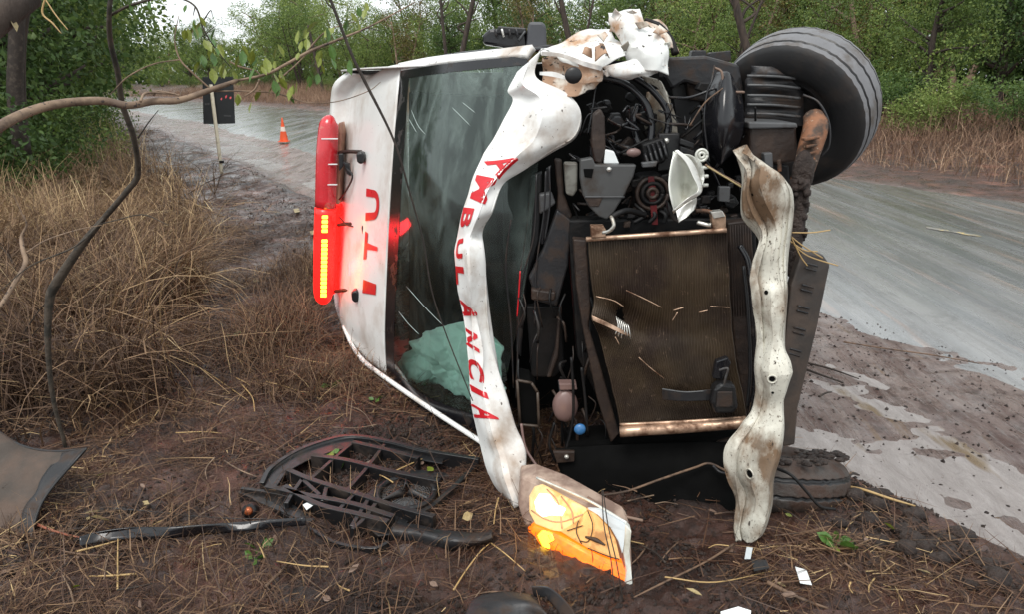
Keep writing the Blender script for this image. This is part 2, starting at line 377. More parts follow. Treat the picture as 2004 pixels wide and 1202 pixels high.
def axis_pts(segs):
    out = []
    for a, b, st0, st1 in segs:
        x = a
        while x < b - 1e-6:
            out.append(x); x += st0 + (st1 - st0) * (x - a) / (b - a)
    out.append(segs[-1][1]); return np.array(sorted(set(out)))
xs = axis_pts([(-400, -80, 60, 30), (-80, -20, 6, 1.2), (-20, -3.4, 1.0, .06), (-3.4, 3.2, .026, .026), (3.2, 20, .05, 1.0), (20, 80, 1.2, 6), (80, 400, 30, 60)])
ys = axis_pts([(-60, -4, 12, 1), (-4, 1.4, .4, .05), (1.4, 5.2, .024, .03), (5.2, 25, .03, .45), (25, 90, .5, 3), (90, 600, 4, 80)])
X, Y_ = np.meshgrid(xs, ys, indexing='ij')
Z = hz(X.ravel(), Y_.ravel()).reshape(X.shape)
I = np.arange(X.size).reshape(X.shape)
F = np.stack([I[:-1, :-1], I[1:, :-1], I[1:, 1:], I[:-1, 1:]], -1).reshape(-1, 4)
D, AL = sdist(X.ravel(), Y_.ravel())
# material zone: 0 dark organic mud, 1 pale silty shoulder mud
zone = sstep(-.15, .5, D + .25 * fbm(X.ravel() * 2, Y_.ravel() * 2, s=71)) * (1 - sstep(8.6, 9.4, D))
ground = mk('ground', np.stack([X.ravel(), Y_.ravel(), Z.ravel()], -1), F, None, None, tint=zone)
tag(ground, kind='structure')
# mud shader
m, n, b = newmat('wet_mud'); lk = n.links; ground.data.materials.append(m)
geo = n.nodes.new('ShaderNodeNewGeometry'); at = n.nodes.new('ShaderNodeAttribute'); at.attribute_name = 'tint'
def NZ(vec, s, d=6, r=.6, dis=0):
    x = n.nodes.new('ShaderNodeTexNoise'); x.inputs['Scale'].default_value = s; x.inputs['Detail'].default_value = d; x.inputs['Roughness'].default_value = r; x.inputs['Distortion'].default_value = dis
    lk.new(vec, x.inputs[0]); return x.outputs[0]
def MR(src, a, bb, o0=0., o1=1.):
    x = n.nodes.new('ShaderNodeMapRange'); x.inputs[1].default_value = a; x.inputs[2].default_value = bb; x.inputs[3].default_value = o0; x.inputs[4].default_value = o1
    lk.new(src, x.inputs[0]); return x.outputs[0]
def MX(f, a, bb):
    x = n.nodes.new('ShaderNodeMix'); x.data_type = 'RGBA'
    if isinstance(f, float): x.inputs[0].default_value = f
    else: lk.new(f, x.inputs[0])
    for s_, v in ((6, a), (7, bb)):
        if isinstance(v, tuple): x.inputs[s_].default_value = c4(v)
        else: lk.new(v, x.inputs[s_])
    return x.outputs[2]
P = geo.outputs['Position']
mp1 = n.nodes.new('ShaderNodeMapping'); mp1.inputs['Rotation'].default_value = (0, 0, -radians(30.5)); mp1.inputs['Scale'].default_value = (4.0, .5, 1); lk.new(P, mp1.inputs[0]); ST = mp1.outputs[0]
dark = MX(MR(NZ(P, 2.2), .35, .65), (.026, .012, .008), (.125, .052, .034))
dark = MX(MR(NZ(P, 26, 5), .5, .72), dark, (.028, .015, .011))
dark = MX(MR(NZ(P, 1.1, 5), .56, .7), dark, (.26, .11, .075))           # reddish clay showing through
pale = MX(MR(NZ(ST, 1.6, 7, .65, .5), .35, .62), (.11, .055, .043), (.31, .235, .21))
pale = MX(MR(NZ(P, 9, 8, .72), .52, .66), pale, (.085, .046, .036))
pale = MX(MR(NZ(ST, 11, 8, .75), .52, .64, 0, .8), pale, (.30, .265, .25))
pale = MX(MR(NZ(P, 45, 5, .7), .60, .68), pale, (.06, .034, .026))
pale = MX(MR(NZ(ST, 3.2, 6, .6), .62, .72), pale, (.20, .115, .05))
lk.new(MX(at.outputs['Fac'], dark, pale), b.inputs['Base Color'])
rg = MX(at.outputs['Fac'], MX(MR(NZ(P, 5), .35, .65), (.16,) * 3, (.62,) * 3), MX(MR(NZ(ST, 2), .4, .6), (.12,) * 3, (.5,) * 3))
lk.new(rg, b.inputs['Roughness']); lk.new(MR(NZ(P, 3.5, 6, .7), .46, .60, 0, .4), b.inputs['Coat Weight']); b.inputs['Coat Roughness'].default_value = .14; b.inputs['Specular IOR Level'].default_value = .7
bp = n.nodes.new('ShaderNodeBump'); bp.inputs['Distance'].default_value = .028; lk.new(NZ(P, 24, 9, .8), bp.inputs['Height']); bp2 = n.nodes.new('ShaderNodeBump'); bp2.inputs['Distance'].default_value = .012; lk.new(NZ(P, 95, 6, .8), bp2.inputs['Height']); lk.new(bp.outputs[0], bp2.inputs['Normal']); lk.new(bp2.outputs[0], b.inputs['Normal'])

# road sheet
def road_pt(poly_s, d):
    return None
seg = np.diff(EDGE, axis=0); cum = np.concatenate([[0], np.cumsum(np.hypot(seg[:, 0], seg[:, 1]))])
ss = np.concatenate([np.arange(0, 40, .4), np.arange(40, cum[-1], 2.)])
EP = cat_interp(np.c_[EDGE, np.zeros(len(EDGE))], 1200)[:, :2]
ecum = np.concatenate([[0], np.cumsum(np.hypot(*np.diff(EP, axis=0).T))])
cx = np.interp(ss, ecum, EP[:, 0]); cy = np.interp(ss, ecum, EP[:, 1])
tx = np.gradient(cx); ty = np.gradient(cy); tl = np.hypot(tx, ty); nx, ny = ty / tl, -tx / tl
dd = np.linspace(.9, 9.3, 24)
RX = cx[:, None] + nx[:, None] * dd; RY = cy[:, None] + ny[:, None] * dd
RZ = ROADZ + .02 * np.sin(np.clip((dd - 2) / 6.5, 0, 1) * pi)[None, :] - .06 * (1 - sstep(1.2, 2.6, dd))[None, :] + .004 * fbm(RX * .7, RY * .7, s=81)
I = np.arange(RX.size).reshape(RX.shape)
F = np.stack([I[:-1, :-1], I[:-1, 1:], I[1:, 1:], I[1:, :-1]], -1).reshape(-1, 4)
road = mk('road', np.stack([RX.ravel(), RY.ravel(), RZ.ravel()], -1), F); tag(road, kind='structure')
m, n, b = newmat('wet_asphalt'); lk = n.links; road.data.materials.append(m)
geo = n.nodes.new('ShaderNodeNewGeometry'); P = geo.outputs['Position']
mp1 = n.nodes.new('ShaderNodeMapping'); mp1.inputs['Rotation'].default_value = (0, 0, -radians(30.5)); mp1.inputs['Scale'].default_value = (2.2, .16, 1); lk.new(P, mp1.inputs[0]); ST = mp1.outputs[0]
asp = MX(MR(NZ(P, 60, 4), .4, .6), (.075, .077, .082), (.13, .133, .138))
asp = MX(MR(NZ(ST, 1.3, 6, .6), .40, .66), asp, (.18, .175, .17))
asp = MX(MR(NZ(ST, 7, 8, .75), .50, .70), asp, (.20, .195, .19))
asp = MX(MR(NZ(P, 3.2, 8, .75), .54, .68, 0, .6), asp, (.07, .068, .066))
asp = MX(MR(NZ(P, 90, 3, .6), .62, .70, 0, .7), asp, (.045, .042, .04))
asp = MX(MR(NZ(ST, .9, 4, .55), .62, .72), asp, (.06, .063, .063))
asp = MX(MR(NZ(ST, 2.2, 6, .6), .58, .72), asp, (.26, .185, .15))
lk.new(asp, b.inputs['Base Color'])
lk.new(MR(NZ(ST, 1.8, 5), .38, .62, .12, .34), b.inputs['Roughness']); b.inputs['Specular IOR Level'].default_value = 1.0; lk.new(MR(NZ(ST, 2.4, 7, .7), .40, .60, .10, .95), b.inputs['Coat Weight']); b.inputs['Coat Roughness'].default_value = .17
bp = n.nodes.new('ShaderNodeBump'); bp.inputs['Distance'].default_value = .002; lk.new(NZ(P, 120, 4), bp.inputs['Height']); lk.new(bp.outputs[0], b.inputs['Normal'])
def patch(name, cpx, cpy, lx, ly, m, z, seed):
    c = G(cpx, cpy, z); a = np.linspace(0, 2 * pi, 22, endpoint=False)
    r = 1 + .35 * fbm(np.cos(a) * 1.7 + seed, np.sin(a) * 1.7, s=seed)
    dx = Vector((-.51, .86, 0)); dy = Vector((.86, .51, 0))
    V = [c + dx * (lx * r[i] * cos(a[i])) + dy * (ly * r[i] * sin(a[i])) for i in range(22)]
    return tag(mk(name, V, [tuple(range(22))], m), kind='structure')
M['yel'] = mat('worn_yellow_paint', (.50, .36, .10), .4, col2=(.2, .19, .17), sc=14, lo=.38, hi=.5)
for i, (a, b_) in enumerate([(1835, 448), (1890, 457)]): patch('road_marking', a, b_, .16, .055, M['yel'], -.036, i)

# puddle water
P0 = np.array([cx, cy]).T; k = (ss > 2) & (ss < 34)
dw = np.linspace(-.35, 2.7, 12)
WX = cx[k][:, None] + nx[k][:, None] * dw; WY = cy[k][:, None] + ny[k][:, None] * dw
I = np.arange(WX.size).reshape(WX.shape); F = np.stack([I[:-1, :-1], I[:-1, 1:], I[1:, 1:], I[1:, :-1]], -1).reshape(-1, 4)
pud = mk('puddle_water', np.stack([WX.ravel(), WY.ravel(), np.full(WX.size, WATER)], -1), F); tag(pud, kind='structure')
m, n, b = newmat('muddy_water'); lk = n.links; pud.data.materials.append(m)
geo = n.nodes.new('ShaderNodeNewGeometry'); P = geo.outputs['Position']
mp1 = n.nodes.new('ShaderNodeMapping'); mp1.inputs['Rotation'].default_value = (0, 0, -radians(30.5)); mp1.inputs['Scale'].default_value = (2.0, .6, 1); lk.new(P, mp1.inputs[0]); ST = mp1.outputs[0]
wc = MX(MR(NZ(ST, 2.6, 9, .72, 2.2), .38, .66), (.29, .262, .25), (.215, .19, .18))  # pale and dark streaks stand in for rippled reflections of sky and trees
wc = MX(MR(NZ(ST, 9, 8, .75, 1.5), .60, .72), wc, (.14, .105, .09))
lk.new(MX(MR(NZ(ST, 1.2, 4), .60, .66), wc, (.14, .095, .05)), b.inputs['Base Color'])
b.inputs['Roughness'].default_value = .06; b.inputs['Specular IOR Level'].default_value = .7; b.inputs['IOR'].default_value = 1.4
bp = n.nodes.new('ShaderNodeBump'); bp.inputs['Distance'].default_value = .020; bp.inputs['Strength'].default_value = .8; lk.new(NZ(ST, 7, 8, .7, 1.0), bp.inputs['Height']); lk.new(bp.outputs[0], b.inputs['Normal'])

# ------------------------------------------------------------------ the overturned ambulance
AMB = empty('ambulance', (0, 4.2, 0), 'white ambulance lying on its side, front crushed open, red roof lights lit', 'ambulance')
A_ = AMB
# front of the roof above the windscreen
cap_rows = [
    [(792, 124, 4.25), (757, 131, 4.5), (727, 146, 4.85), Vector((-1.10, 5.4, 1.76)), Vector((-1.12, 9.6, 1.78))],
    [(784, 140, 4.2), (742, 152, 4.5), (703, 166, 4.95), Vector((-1.22, 5.5, 1.68)), Vector((-1.24, 9.6, 1.70))],
    [(779, 180, 4.12), (733, 188, 4.45), (686, 200, 5.0), Vector((-1.27, 5.6, 1.55)), Vector((-1.29, 9.6, 1.58))],
    [(772, 270, 4.06), (724, 275, 4.42), (679, 285, 5.0), Vector((-1.30, 5.6, 1.25)), Vector((-1.32, 9.6, 1.28))],
    [(765, 370, 4.03), (717, 375, 4.4), (673, 380, 5.0), Vector((-1.31, 5.6, .95)), Vector((-1.33, 9.6, .98))],
    [(760, 470, 4.02), (712, 472, 4.4), (669, 475, 5.0), Vector((-1.31, 5.6, .70)), Vector((-1.33, 9.6, .70))],
    [(756, 570, 4.02), (708, 570, 4.38), (664, 565, 4.97), Vector((-1.30, 5.6, .42)), Vector((-1.33, 9.6, .42))],
    [(753, 650, 4.03), (708, 642, 4.36), (666, 625, 4.92), Vector((-1.28, 5.6, .20)), Vector((-1.30, 9.6, .20))],
    [(755, 705, 4.05), (722, 690, 4.30), (683, 662, 4.80), Vector((-1.20, 5.6, .06)), Vector((-1.22, 9.6, .06))],
    [(758, 735, 4.06), (735, 717, 4.22), (703, 692, 4.60), Vector((-1.10, 5.6, .02)), Vector((-1.10, 9.6, .02))],
]
roof = loft('roof', cap_rows, M['white'], A_, 70, 60, .006)
# windscreen
wind_rows = []
for t, (a, b2) in zip(np.linspace(0, 1, 6), [((784, 138, 4.19), (1030, 108, 3.32)), ((772, 270, 4.05), (1055, 250, 3.12)), ((764, 400, 4.01), (1045, 400, 3.05)), ((758, 520, 4.0), (1030, 540, 3.05)), ((754, 640, 4.02), (1000, 700, 3.12)), ((757, 733, 4.05), (958, 868, 3.24))]):
    wa, wb = W(*a), W(*b2); md = (wa + wb) / 2 + Vector((-.05, -.07, 0)); wind_rows.append([wa, md, wb])
glass = loft('windscreen', wind_rows, M['glass'], A_, 30, 24, 0)
# black band round the glass
def along(rows, k0, k1, off):   # strip of the windscreen surface between parameters
    Ag = grid(rows, 40, 40); return Ag
Ag = grid(wind_rows, 40, 60)
def strip(name, sel, mt, off=-.004):
    V = sel.reshape(-1, 3) + np.array([0, off, 0]); a, b2 = sel.shape[:2]; I = np.arange(a * b2).reshape(a, b2)
    return mk(name, V, np.stack([I[:-1, :-1], I[1:, :-1], I[1:, 1:], I[:-1, 1:]], -1).reshape(-1, 4), mt, A_)
frit = strip('glass_border', Ag[:, 0:8], M['blackgloss'])
strip('glass_border', Ag[0:2, 7:60], M['blackgloss']); strip('glass_border', Ag[-3:, 7:60], M['blackgloss'])
# pillars: upper white pillar along the top, thin lower one near the mud
loft('upper_pillar', [[(783, 126, 4.24), (790, 140, 4.17)], [(850, 114, 4.0), (855, 128, 3.92)], [(940, 104, 3.65), (945, 118, 3.58)], [(1045, 92, 3.33), (1030, 112, 3.30)]], M['white_clean'], A_, 30, 6, .03)
wtube('door_seam', [(800, 128, 4.35), (860, 112, 4.05), (950, 100, 3.7), (1075, 96, 3.4)], .010, M['blackgloss'], A_)
wtube('lower_pillar', [(672, 640, 4.75), (690, 678, 4.52), (712, 708, 4.25), (757, 742, 3.90), (850, 806, 3.46), (945, 868, 3.14)], [.012, .014, .016, .014, .014, .013], M['white_clean'], A_, sm=40)
# side that faces up and side in the mud, underside, back
loft('side_panel', [[Vector((-1.10, 5.0, 1.76)), Vector((-1.12, 7, 1.78)), Vector((-1.12, 9.6, 1.78))], [Vector((-.7, 4.25, 1.775)), Vector((-.7, 7, 1.81)), Vector((-.7, 9.6, 1.80))], [Vector((.1, 3.6, 1.79)), Vector((.1, 7, 1.82)), Vector((.1, 9.6, 1.81))], [Vector((.75, 3.75, 1.74)), Vector((.75, 7, 1.78)), Vector((.75, 9.6, 1.78))]], M['white'], A_, 14, 14, .01)
loft('side_panel', [[Vector((-1.08, 4.95, .03)), Vector((-1.1, 9.6, .02))], [Vector((-.72, 4.2, .02)), Vector((-.7, 9.6, .01))], [Vector((-.12, 3.5, .015)), Vector((.1, 9.6, .01))], [Vector((.75, 3.3, .02)), Vector((.75, 9.6, .02))]], M['white'], A_, 14, 6, .01)
extr('underbody', [(1200, 140, 3.9), (1330, 140, 3.9), (1330, 800, 3.9), (1200, 800, 3.9)], 3.9, .05, M['bay'], A_)
V, F = box_geo((.77, 6.75, .9), .08, 5.7, 1.72); bevel(mk('floor_pan', V, F, M['bay'], A_, smooth=False))
V, F = box_geo((-.27, 9.63, .9), 2.0, .06, 1.7); bevel(mk('rear_door', V, F, M['white'], A_, smooth=False))
for zz in (.45, 1.35):
    V, F = box_geo((.86, 6.4, zz), .1, 5.6, .09); bevel(mk('frame_rail', V, F, M['greyd'], A_, smooth=False))
# firewall
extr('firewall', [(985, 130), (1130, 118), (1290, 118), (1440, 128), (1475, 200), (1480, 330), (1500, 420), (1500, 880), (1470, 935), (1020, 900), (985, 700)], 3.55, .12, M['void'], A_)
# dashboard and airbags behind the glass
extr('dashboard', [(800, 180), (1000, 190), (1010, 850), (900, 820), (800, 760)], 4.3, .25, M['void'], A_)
def blob(name, c, r, mt, seed, amp=.16, sq=(1, 1, 1), sub=40, fr=5, tx_=0):
    a = np.linspace(0, pi, sub // 2); b2 = np.linspace(0, 2 * pi, sub, endpoint=False)
    th, ph = np.meshgrid(a, b2, indexing='ij'); D0 = np.stack([np.sin(th) * np.cos(ph), np.sin(th) * np.sin(ph), np.cos(th)], -1)
    q = D0 * fr; q = q + np.array(c)[None, None] * 3
    rr_ = 1 + amp * (1 - 2.4 * np.abs(fbm(q[..., 0], q[..., 1], q[..., 2], 3, seed)))
    Vv = D0 * rr_[..., None] * np.array(sq) * r + np.array(c)
    n0, n1_ = Vv.shape[:2]; I = np.arange(n0 * n1_).reshape(n0, n1_); J = np.roll(I, -1, axis=1)
    return mk(name, Vv.reshape(-1, 3), np.stack([I[:-1], I[1:], J[1:], J[:-1]], -1).reshape(-1, 4), mt, A_)
loft('airbag', [[(790, 690, 4.02), (830, 655, 3.90), (880, 636, 3.72), (925, 628, 3.56), (960, 630, 3.46)],
                [(780, 712, 4.04), (830, 690, 3.84), (885, 682, 3.68), (935, 672, 3.50), (970, 670, 3.42)],
                [(796, 742, 4.00), (835, 735, 3.86), (890, 730, 3.68), (945, 725, 3.48), (985, 730, 3.38)],
                [(815, 750, 4.00), (850, 754, 3.88), (895, 768, 3.70), (950, 792, 3.48), (990, 800, 3.38)]], M['cloth'], A_, 90, 110, .004, .06, 13, 5)
# scratches on the glass
M['scratch'] = mat('scratch', (.35, .42, .40), .6)
for a in ([(795, 560), (835, 605), (870, 640)], [(905, 200), (930, 220)], [(805, 215), (818, 245), (832, 262)], [(800, 232), (815, 258)], [(780, 610), (800, 635), (820, 655)], [(885, 210), (920, 245)]):
    pts = []
    wm = glass.data; 
    for q in a: pts.append(q)
    SCR = pts
    bv = BVHTree.FromPolygons([v.co + AMB.location for v in wm.vertices], [tuple(p.vertices) for p in wm.polygons])
    pp = []
    for q in cat_interp([(x, y, 0) for x, y in pts], 8):
        h = bv.ray_cast(Vector((0, 0, CAMH)), ray(q[0], q[1]).normalized())
        if h[0]: pp.append(h[0] - ray(q[0], q[1]).normalized() * .002)
    if len(pp) > 2: tube('scratch', pp, [.0006] + [.0016] * (len(pp) - 2) + [.0006], M['scratch'], glass, 4)

# ---- bonnet, folded into a long buckled strip
# per row: hidden left back, left silhouette, ridge, right edge, curled lip
hood = [
    [(1032, 150, 3.22), (1012, 140, 3.18), (1035, 110, 3.12), (1056, 100, 3.14), (1058, 104, 3.22)],
    [(1020, 185, 3.24), (992, 176, 3.16), (1030, 160, 3.04), (1050, 150, 3.06), (1056, 150, 3.14)],
    [(1012, 205, 3.26), (1002, 196, 3.14), (1062, 170, 2.98), (1110, 184, 2.98), (1118, 190, 3.08)],
    [(1000, 240, 3.24), (984, 232, 3.12), (1062, 205, 2.90), (1138, 222, 2.94), (1140, 226, 3.04)],
    [(985, 280, 3.22), (963, 275, 3.10), (1035, 262, 2.86), (1128, 268, 2.92), (1130, 272, 3.02)],
    [(965, 320, 3.20), (944, 312, 3.08), (1000, 300, 2.86), (1078, 300, 2.92), (1082, 306, 3.02)],
    [(950, 350, 3.20), (929, 345, 3.06), (965, 335, 2.88), (1020, 336, 2.92), (1024, 342, 3.02)],
    [(938, 390, 3.18), (916, 386, 3.04), (940, 376, 2.88), (984, 362, 2.92), (990, 370, 3.0)],
    [(928, 430, 3.16), (905, 430, 3.00), (925, 428, 2.82), (965, 415, 2.84), (970, 420, 2.98)],
    [(920, 465, 3.14), (898, 470, 3.02), (908, 456, 2.92), (944, 450, 2.94), (950, 455, 2.96)],
    [(918, 500, 3.12), (893, 498, 2.98), (914, 480, 2.82), (946, 482, 2.86), (952, 488, 2.94)],
    [(920, 560, 3.10), (894, 556, 2.96), (918, 545, 2.82), (953, 550, 2.86), (958, 552, 2.94)],
    [(924, 630, 3.08), (900, 628, 2.94), (925, 622, 2.80), (961, 622, 2.85), (966, 625, 2.93)],
    [(930, 700, 3.04), (908, 696, 2.92), (938, 700, 2.78), (973, 700, 2.84), (978, 702, 2.92)],
    [(938, 770, 3.00), (918, 766, 2.90), (955, 775, 2.76), (986, 770, 2.82), (990, 772, 2.90)],
    [(955, 840, 2.96), (935, 838, 2.86), (975, 840, 2.74), (1003, 835, 2.80), (1006, 840, 2.88)],
    [(968, 900, 2.92), (952, 902, 2.82), (985, 890, 2.72), (1022, 882, 2.76), (1024, 886, 2.84)],
    [(985, 950, 2.86), (972, 950, 2.78), (1000, 940, 2.68), (1022, 940, 2.70), (1025, 944, 2.8)],
    [(1012, 995, 2.80), (1008, 990, 2.74), (1012, 992, 2.68), (1017, 995, 2.68), (1019, 998, 2.76)],
]
hood2 = []
for i_, (b0_, l_, m_, r_, c_) in enumerate(hood):
    f_ = .42 if i_ > 9 else .5; yl = l_[2]
    mx_ = l_[0] + (r_[0] - l_[0]) * f_; my_ = l_[1] + (r_[1] - l_[1]) * f_
    yr = r_[2] * .5 + yl * .5
    hood2.append([(l_[0] + 16, l_[1] + 4, yl + .10), (l_[0], l_[1], yl), (mx_, my_, min(yl, yr) - .045 - .02 * (i_ % 2)), (r_[0] * .96 + l_[0] * .04, r_[1] * .96 + l_[1] * .04, yr), (r_[0], r_[1], yr + .006), (r_[0] - 1, r_[1], yr + .03)])
bonnet = loft('bonnet', hood2, M['white_clean'], A_, 200, 61, .002, crumple=.030, freq=3.2, seed=3, lin=True)
tag(bonnet, 'bonnet folded into a long buckled white strip with red lettering')

FONT_CACHE = {}
def glyph(ch):
    if ch not in FONT_CACHE:
        cu = bpy.data.curves.new('t', 'FONT'); cu.body = ch; cu.offset = .032; cu.resolution_u = 6
        ob = bpy.data.objects.new('t', cu); COL.objects.link(ob)
        bpy.context.view_layer.update()
        me = bpy.data.meshes.new_from_object(ob.evaluated_get(bpy.context.evaluated_depsgraph_get()))
        import bmesh
        bm = bmesh.new(); bm.from_mesh(me)
        bmesh.ops.triangulate(bm, faces=bm.faces)
        bmesh.ops.remove_doubles(bm, verts=bm.verts, dist=1e-4)
        for _ in range(3):
            bmesh.ops.subdivide_edges(bm, edges=[e for e in bm.edges if e.calc_length() > .1], cuts=1, use_grid_fill=False)
            bmesh.ops.triangulate(bm, faces=bm.faces)
        V = np.array([tuple(v.co) for v in bm.verts]); F = [tuple(v.index for v in f.verts) for f in bm.faces]
        bm.free(); COL.objects.unlink(ob); bpy.data.objects.remove(ob); bpy.data.curves.remove(cu)
        mn = V.min(0); mxx = V.max(0); V = (V - mn) / np.maximum(mxx - mn, 1e-6)
        FONT_CACHE[ch] = (V, F)
    return FONT_CACHE[ch]
def bvh_of(o): return BVHTree.FromPolygons([v.co + origin(o.parent) for v in o.data.vertices], [tuple(p.vertices) for p in o.data.polygons])
def decal(ch, TL, TR, BL, BR, bvh, parent, lift=.004, mt=None):
    V, F = glyph(ch); out = []; ok = []
    for v in V:
        a, b2 = v[0], v[1]
        q = [BL[i] * (1 - a) * (1 - b2) + BR[i] * a * (1 - b2) + TL[i] * (1 - a) * b2 + TR[i] * a * b2 for i in (0, 1)]
        d = ray(*q).normalized(); h = bvh.ray_cast(Vector((0, 0, CAMH)), d)
        ok.append(h[0] is not None)
        if h[0] is None: out.append(Vector((0, 3, 1)))
        else:
            nn = h[1] if h[1].dot(d) < 0 else -h[1]; out.append(h[0] + nn * lift)
    F = [f for f in F if all(ok[i] for i in f)]
    return mk('letter', out, F, mt or M['red'], parent, smooth=False)
bvb = bvh_of(bonnet)
for ch, TL, TR, BL, BR in [
    ('A', (1006, 298), (1020, 322), (948, 316), (976, 350)),
    ('M', (972, 350), (948, 400), (934, 342), (921, 388)),
    ('B', (930, 408), (918, 448), (909, 406), (900, 442)),
    ('U', (908, 466), (906, 505), (896, 470), (893, 506)),
    ('L', (908, 522), (912, 560), (893, 520), (895, 556)),
    ('A', (930, 596), (936, 634), (897, 582), (903, 618)),
    ('N', (934, 656), (939, 692), (903, 636), (909, 672)),
    ('C', (944, 712), (948, 752), (912, 697), (920, 740)),
    ('I', (952, 770), (956, 783), (920, 752), (924, 766)),
    ('A', (970, 808), (980, 834), (922, 788), (930, 818))]:
    decal(ch, TL, TR, BL, BR, bvb, bonnet)
bvr = bvh_of(roof)
decal('U', (717, 432), (719, 368), (743, 428), (745, 374), bvr, roof, .007)
decal('T', (713, 508), (717, 452), (740, 502), (741, 472), bvr, roof, .007)
decal('I', (711, 573), (713, 547), (737, 577), (738, 556), bvr, roof, .007)

# ---- torn wing and sheet metal on the upper side
T = M['white_torn']
def sheet(name, rows, mt, cr=.02, fr=6, sd_=0, nu=44, nv=34, th=.003): return loft(name, rows, mt, A_, nu, nv, th, cr * (1.7 if 'wing' in name else 1), fr, sd_, smooth=True)
sheet('torn_wing', [[(1058, 108, 3.2), (1100, 86, 3.25), (1150, 62, 3.3), (1192, 60, 3.3)], [(1080, 112, 3.1), (1120, 100, 3.12), (1165, 78, 3.15), (1205, 75, 3.15)], [(1110, 122, 3.08), (1150, 120, 3.05), (1190, 95, 3.05), (1235, 88, 3.05)], [(1150, 135, 3.05), (1180, 132, 3.02), (1215, 115, 3.0), (1250, 110, 3.0)]], T, .022, 5, 1)
sheet('torn_wing', [[(1192, 28, 3.15), (1222, 30, 3.1), (1252, 18, 3.1)], [(1200, 50, 3.1), (1235, 52, 3.02), (1266, 48, 3.05)], [(1215, 80, 3.05), (1252, 78, 2.96), (1288, 70, 3.0)], [(1225, 108, 3.0), (1262, 108, 2.92), (1302, 100, 2.98)], [(1235, 128, 3.0), (1268, 135, 2.93), (1296, 146, 2.98)]], M['white_torn'], .025, 7, 2)
sheet('torn_wing', [[(1192, 28, 3.2), (1205, 24, 3.16), (1222, 28, 3.15)], [(1196, 45, 3.2), (1212, 44, 3.15), (1225, 50, 3.12)], [(1192, 62, 3.25), (1205, 62, 3.2), (1220, 70, 3.15)]], M['primer'], .02, 9, 3, 20, 20)
sheet('inner_wing', [[(1262, 40, 3.1), (1285, 38, 3.15), (1300, 52, 3.2)], [(1280, 60, 3.05), (1302, 60, 3.1), (1315, 78, 3.15)], [(1300, 92, 3.0), (1315, 95, 3.05), (1325, 105, 3.1)]], M['primer'], .008, 8, 4, 24, 20)
wtube('hinge', [(1262, 38, 3.12), (1290, 50, 3.1), (1312, 75, 3.08), (1322, 105, 3.05)], [.008, .012, .012, .016], M['bay'], A_)
sheet('torn_wing', [[(1165, 92, 2.98), (1180, 85, 2.95), (1172, 84, 2.97)], [(1165, 120, 2.93), (1185, 105, 2.9), (1192, 112, 2.95)]], M['primer'], .004, 8, 6, 12, 12)
sheet('inner_wing', [[(1060, 118, 3.12), (1100, 108, 3.08), (1140, 122, 3.02), (1175, 130, 3.0)], [(1058, 140, 3.15), (1098, 138, 3.12), (1140, 140, 3.05), (1178, 140, 3.0)], [(1062, 160, 3.12), (1100, 158, 3.1), (1140, 158, 3.0), (1176, 158, 2.98)], [(1075, 180, 3.1), (1105, 186, 3.05), (1140, 182, 3.0), (1165, 178, 3.0)]], M['primer'], .03, 8, 7)
sheet('torn_wing', [[(1060, 100, 3.05), (1100, 104, 3.0), (1140, 118, 2.98), (1180, 130, 2.96)], [(1060, 108, 3.06), (1100, 112, 3.0), (1140, 128, 2.98), (1176, 138, 2.96)]], M['white_clean'], .006, 8, 8, 30, 10)
sheet('torn_wing', [[(1056, 140, 3.04), (1085, 140, 3.0), (1110, 150, 2.98)], [(1056, 146, 3.04), (1085, 150, 3.0), (1108, 156, 2.98)]], M['white_clean'], .004, 8, 9, 20, 8)
o = blob('rubber_bung', W(1122, 147, 2.93), .035, M['black'], 3, .05, (.9, .3, .85), 24)
sheet('torn_wing', [[(1180, 132, 3.0), (1240, 118, 2.96), (1300, 110, 2.95)], [(1200, 146, 2.98), (1250, 140, 2.92), (1300, 130, 2.93)], [(1225, 152, 2.98), (1262, 150, 2.92), (1292, 148, 2.95)]], M['white_torn'], .02, 8, 12, 30, 20)
sheet('bulkhead_panel', [[(1268, 180, 3.3), (1290, 175, 3.25), (1310, 185, 3.2)], [(1266, 215, 3.3), (1295, 215, 3.22), (1322, 225, 3.2)], [(1262, 245, 3.3), (1295, 250, 3.22), (1326, 258, 3.2)], [(1275, 285, 3.3), (1300, 288, 3.25), (1328, 282, 3.2)]], M['white_mud'], .01, 9, 14)
sheet('torn_wing', [[(1255, 150, 3.1), (1290, 158, 3.05), (1305, 180, 3.05)], [(1262, 160, 3.1), (1290, 172, 3.08), (1312, 205, 3.05)]], M['white_mud'], .008, 9, 15, 24, 8)
sheet('door_edge', [[(1058, 96, 3.4), (1120, 92, 3.5), (1190, 62, 3.5)], [(1058, 108, 3.35), (1110, 104, 3.4), (1180, 80, 3.4)]], M['white'], .01, 5, 16, 20, 8)

rs_ = random.Random(4)
for (px, py, s_) in [(1205, 30, 14), (1290, 62, 14), (1306, 88, 12), (1268, 120, 16), (1240, 20, 10), (1182, 70, 12), (1300, 130, 12), (1225, 95, 14), (1152, 100, 14), (1120, 78, 8), (1190, 140, 10), (1255, 48, 12)]:
    a = rs_.uniform(0, 6.28); p4 = [(px + s_ * cos(a + t_) * rs_.uniform(.5, 1.3), py + s_ * sin(a + t_) * rs_.uniform(.4, 1.1), 2.95 + rs_.uniform(-.03, .05)) for t_ in (0, 1.5, 3.1, 4.6)]
    sheet('torn_flap', [[p4[0], p4[1]], [p4[3], p4[2]]], rs_.choice([M['white_torn'], M['primer'], M['white_mud']]), .012, 16, int(px), 12, 12)
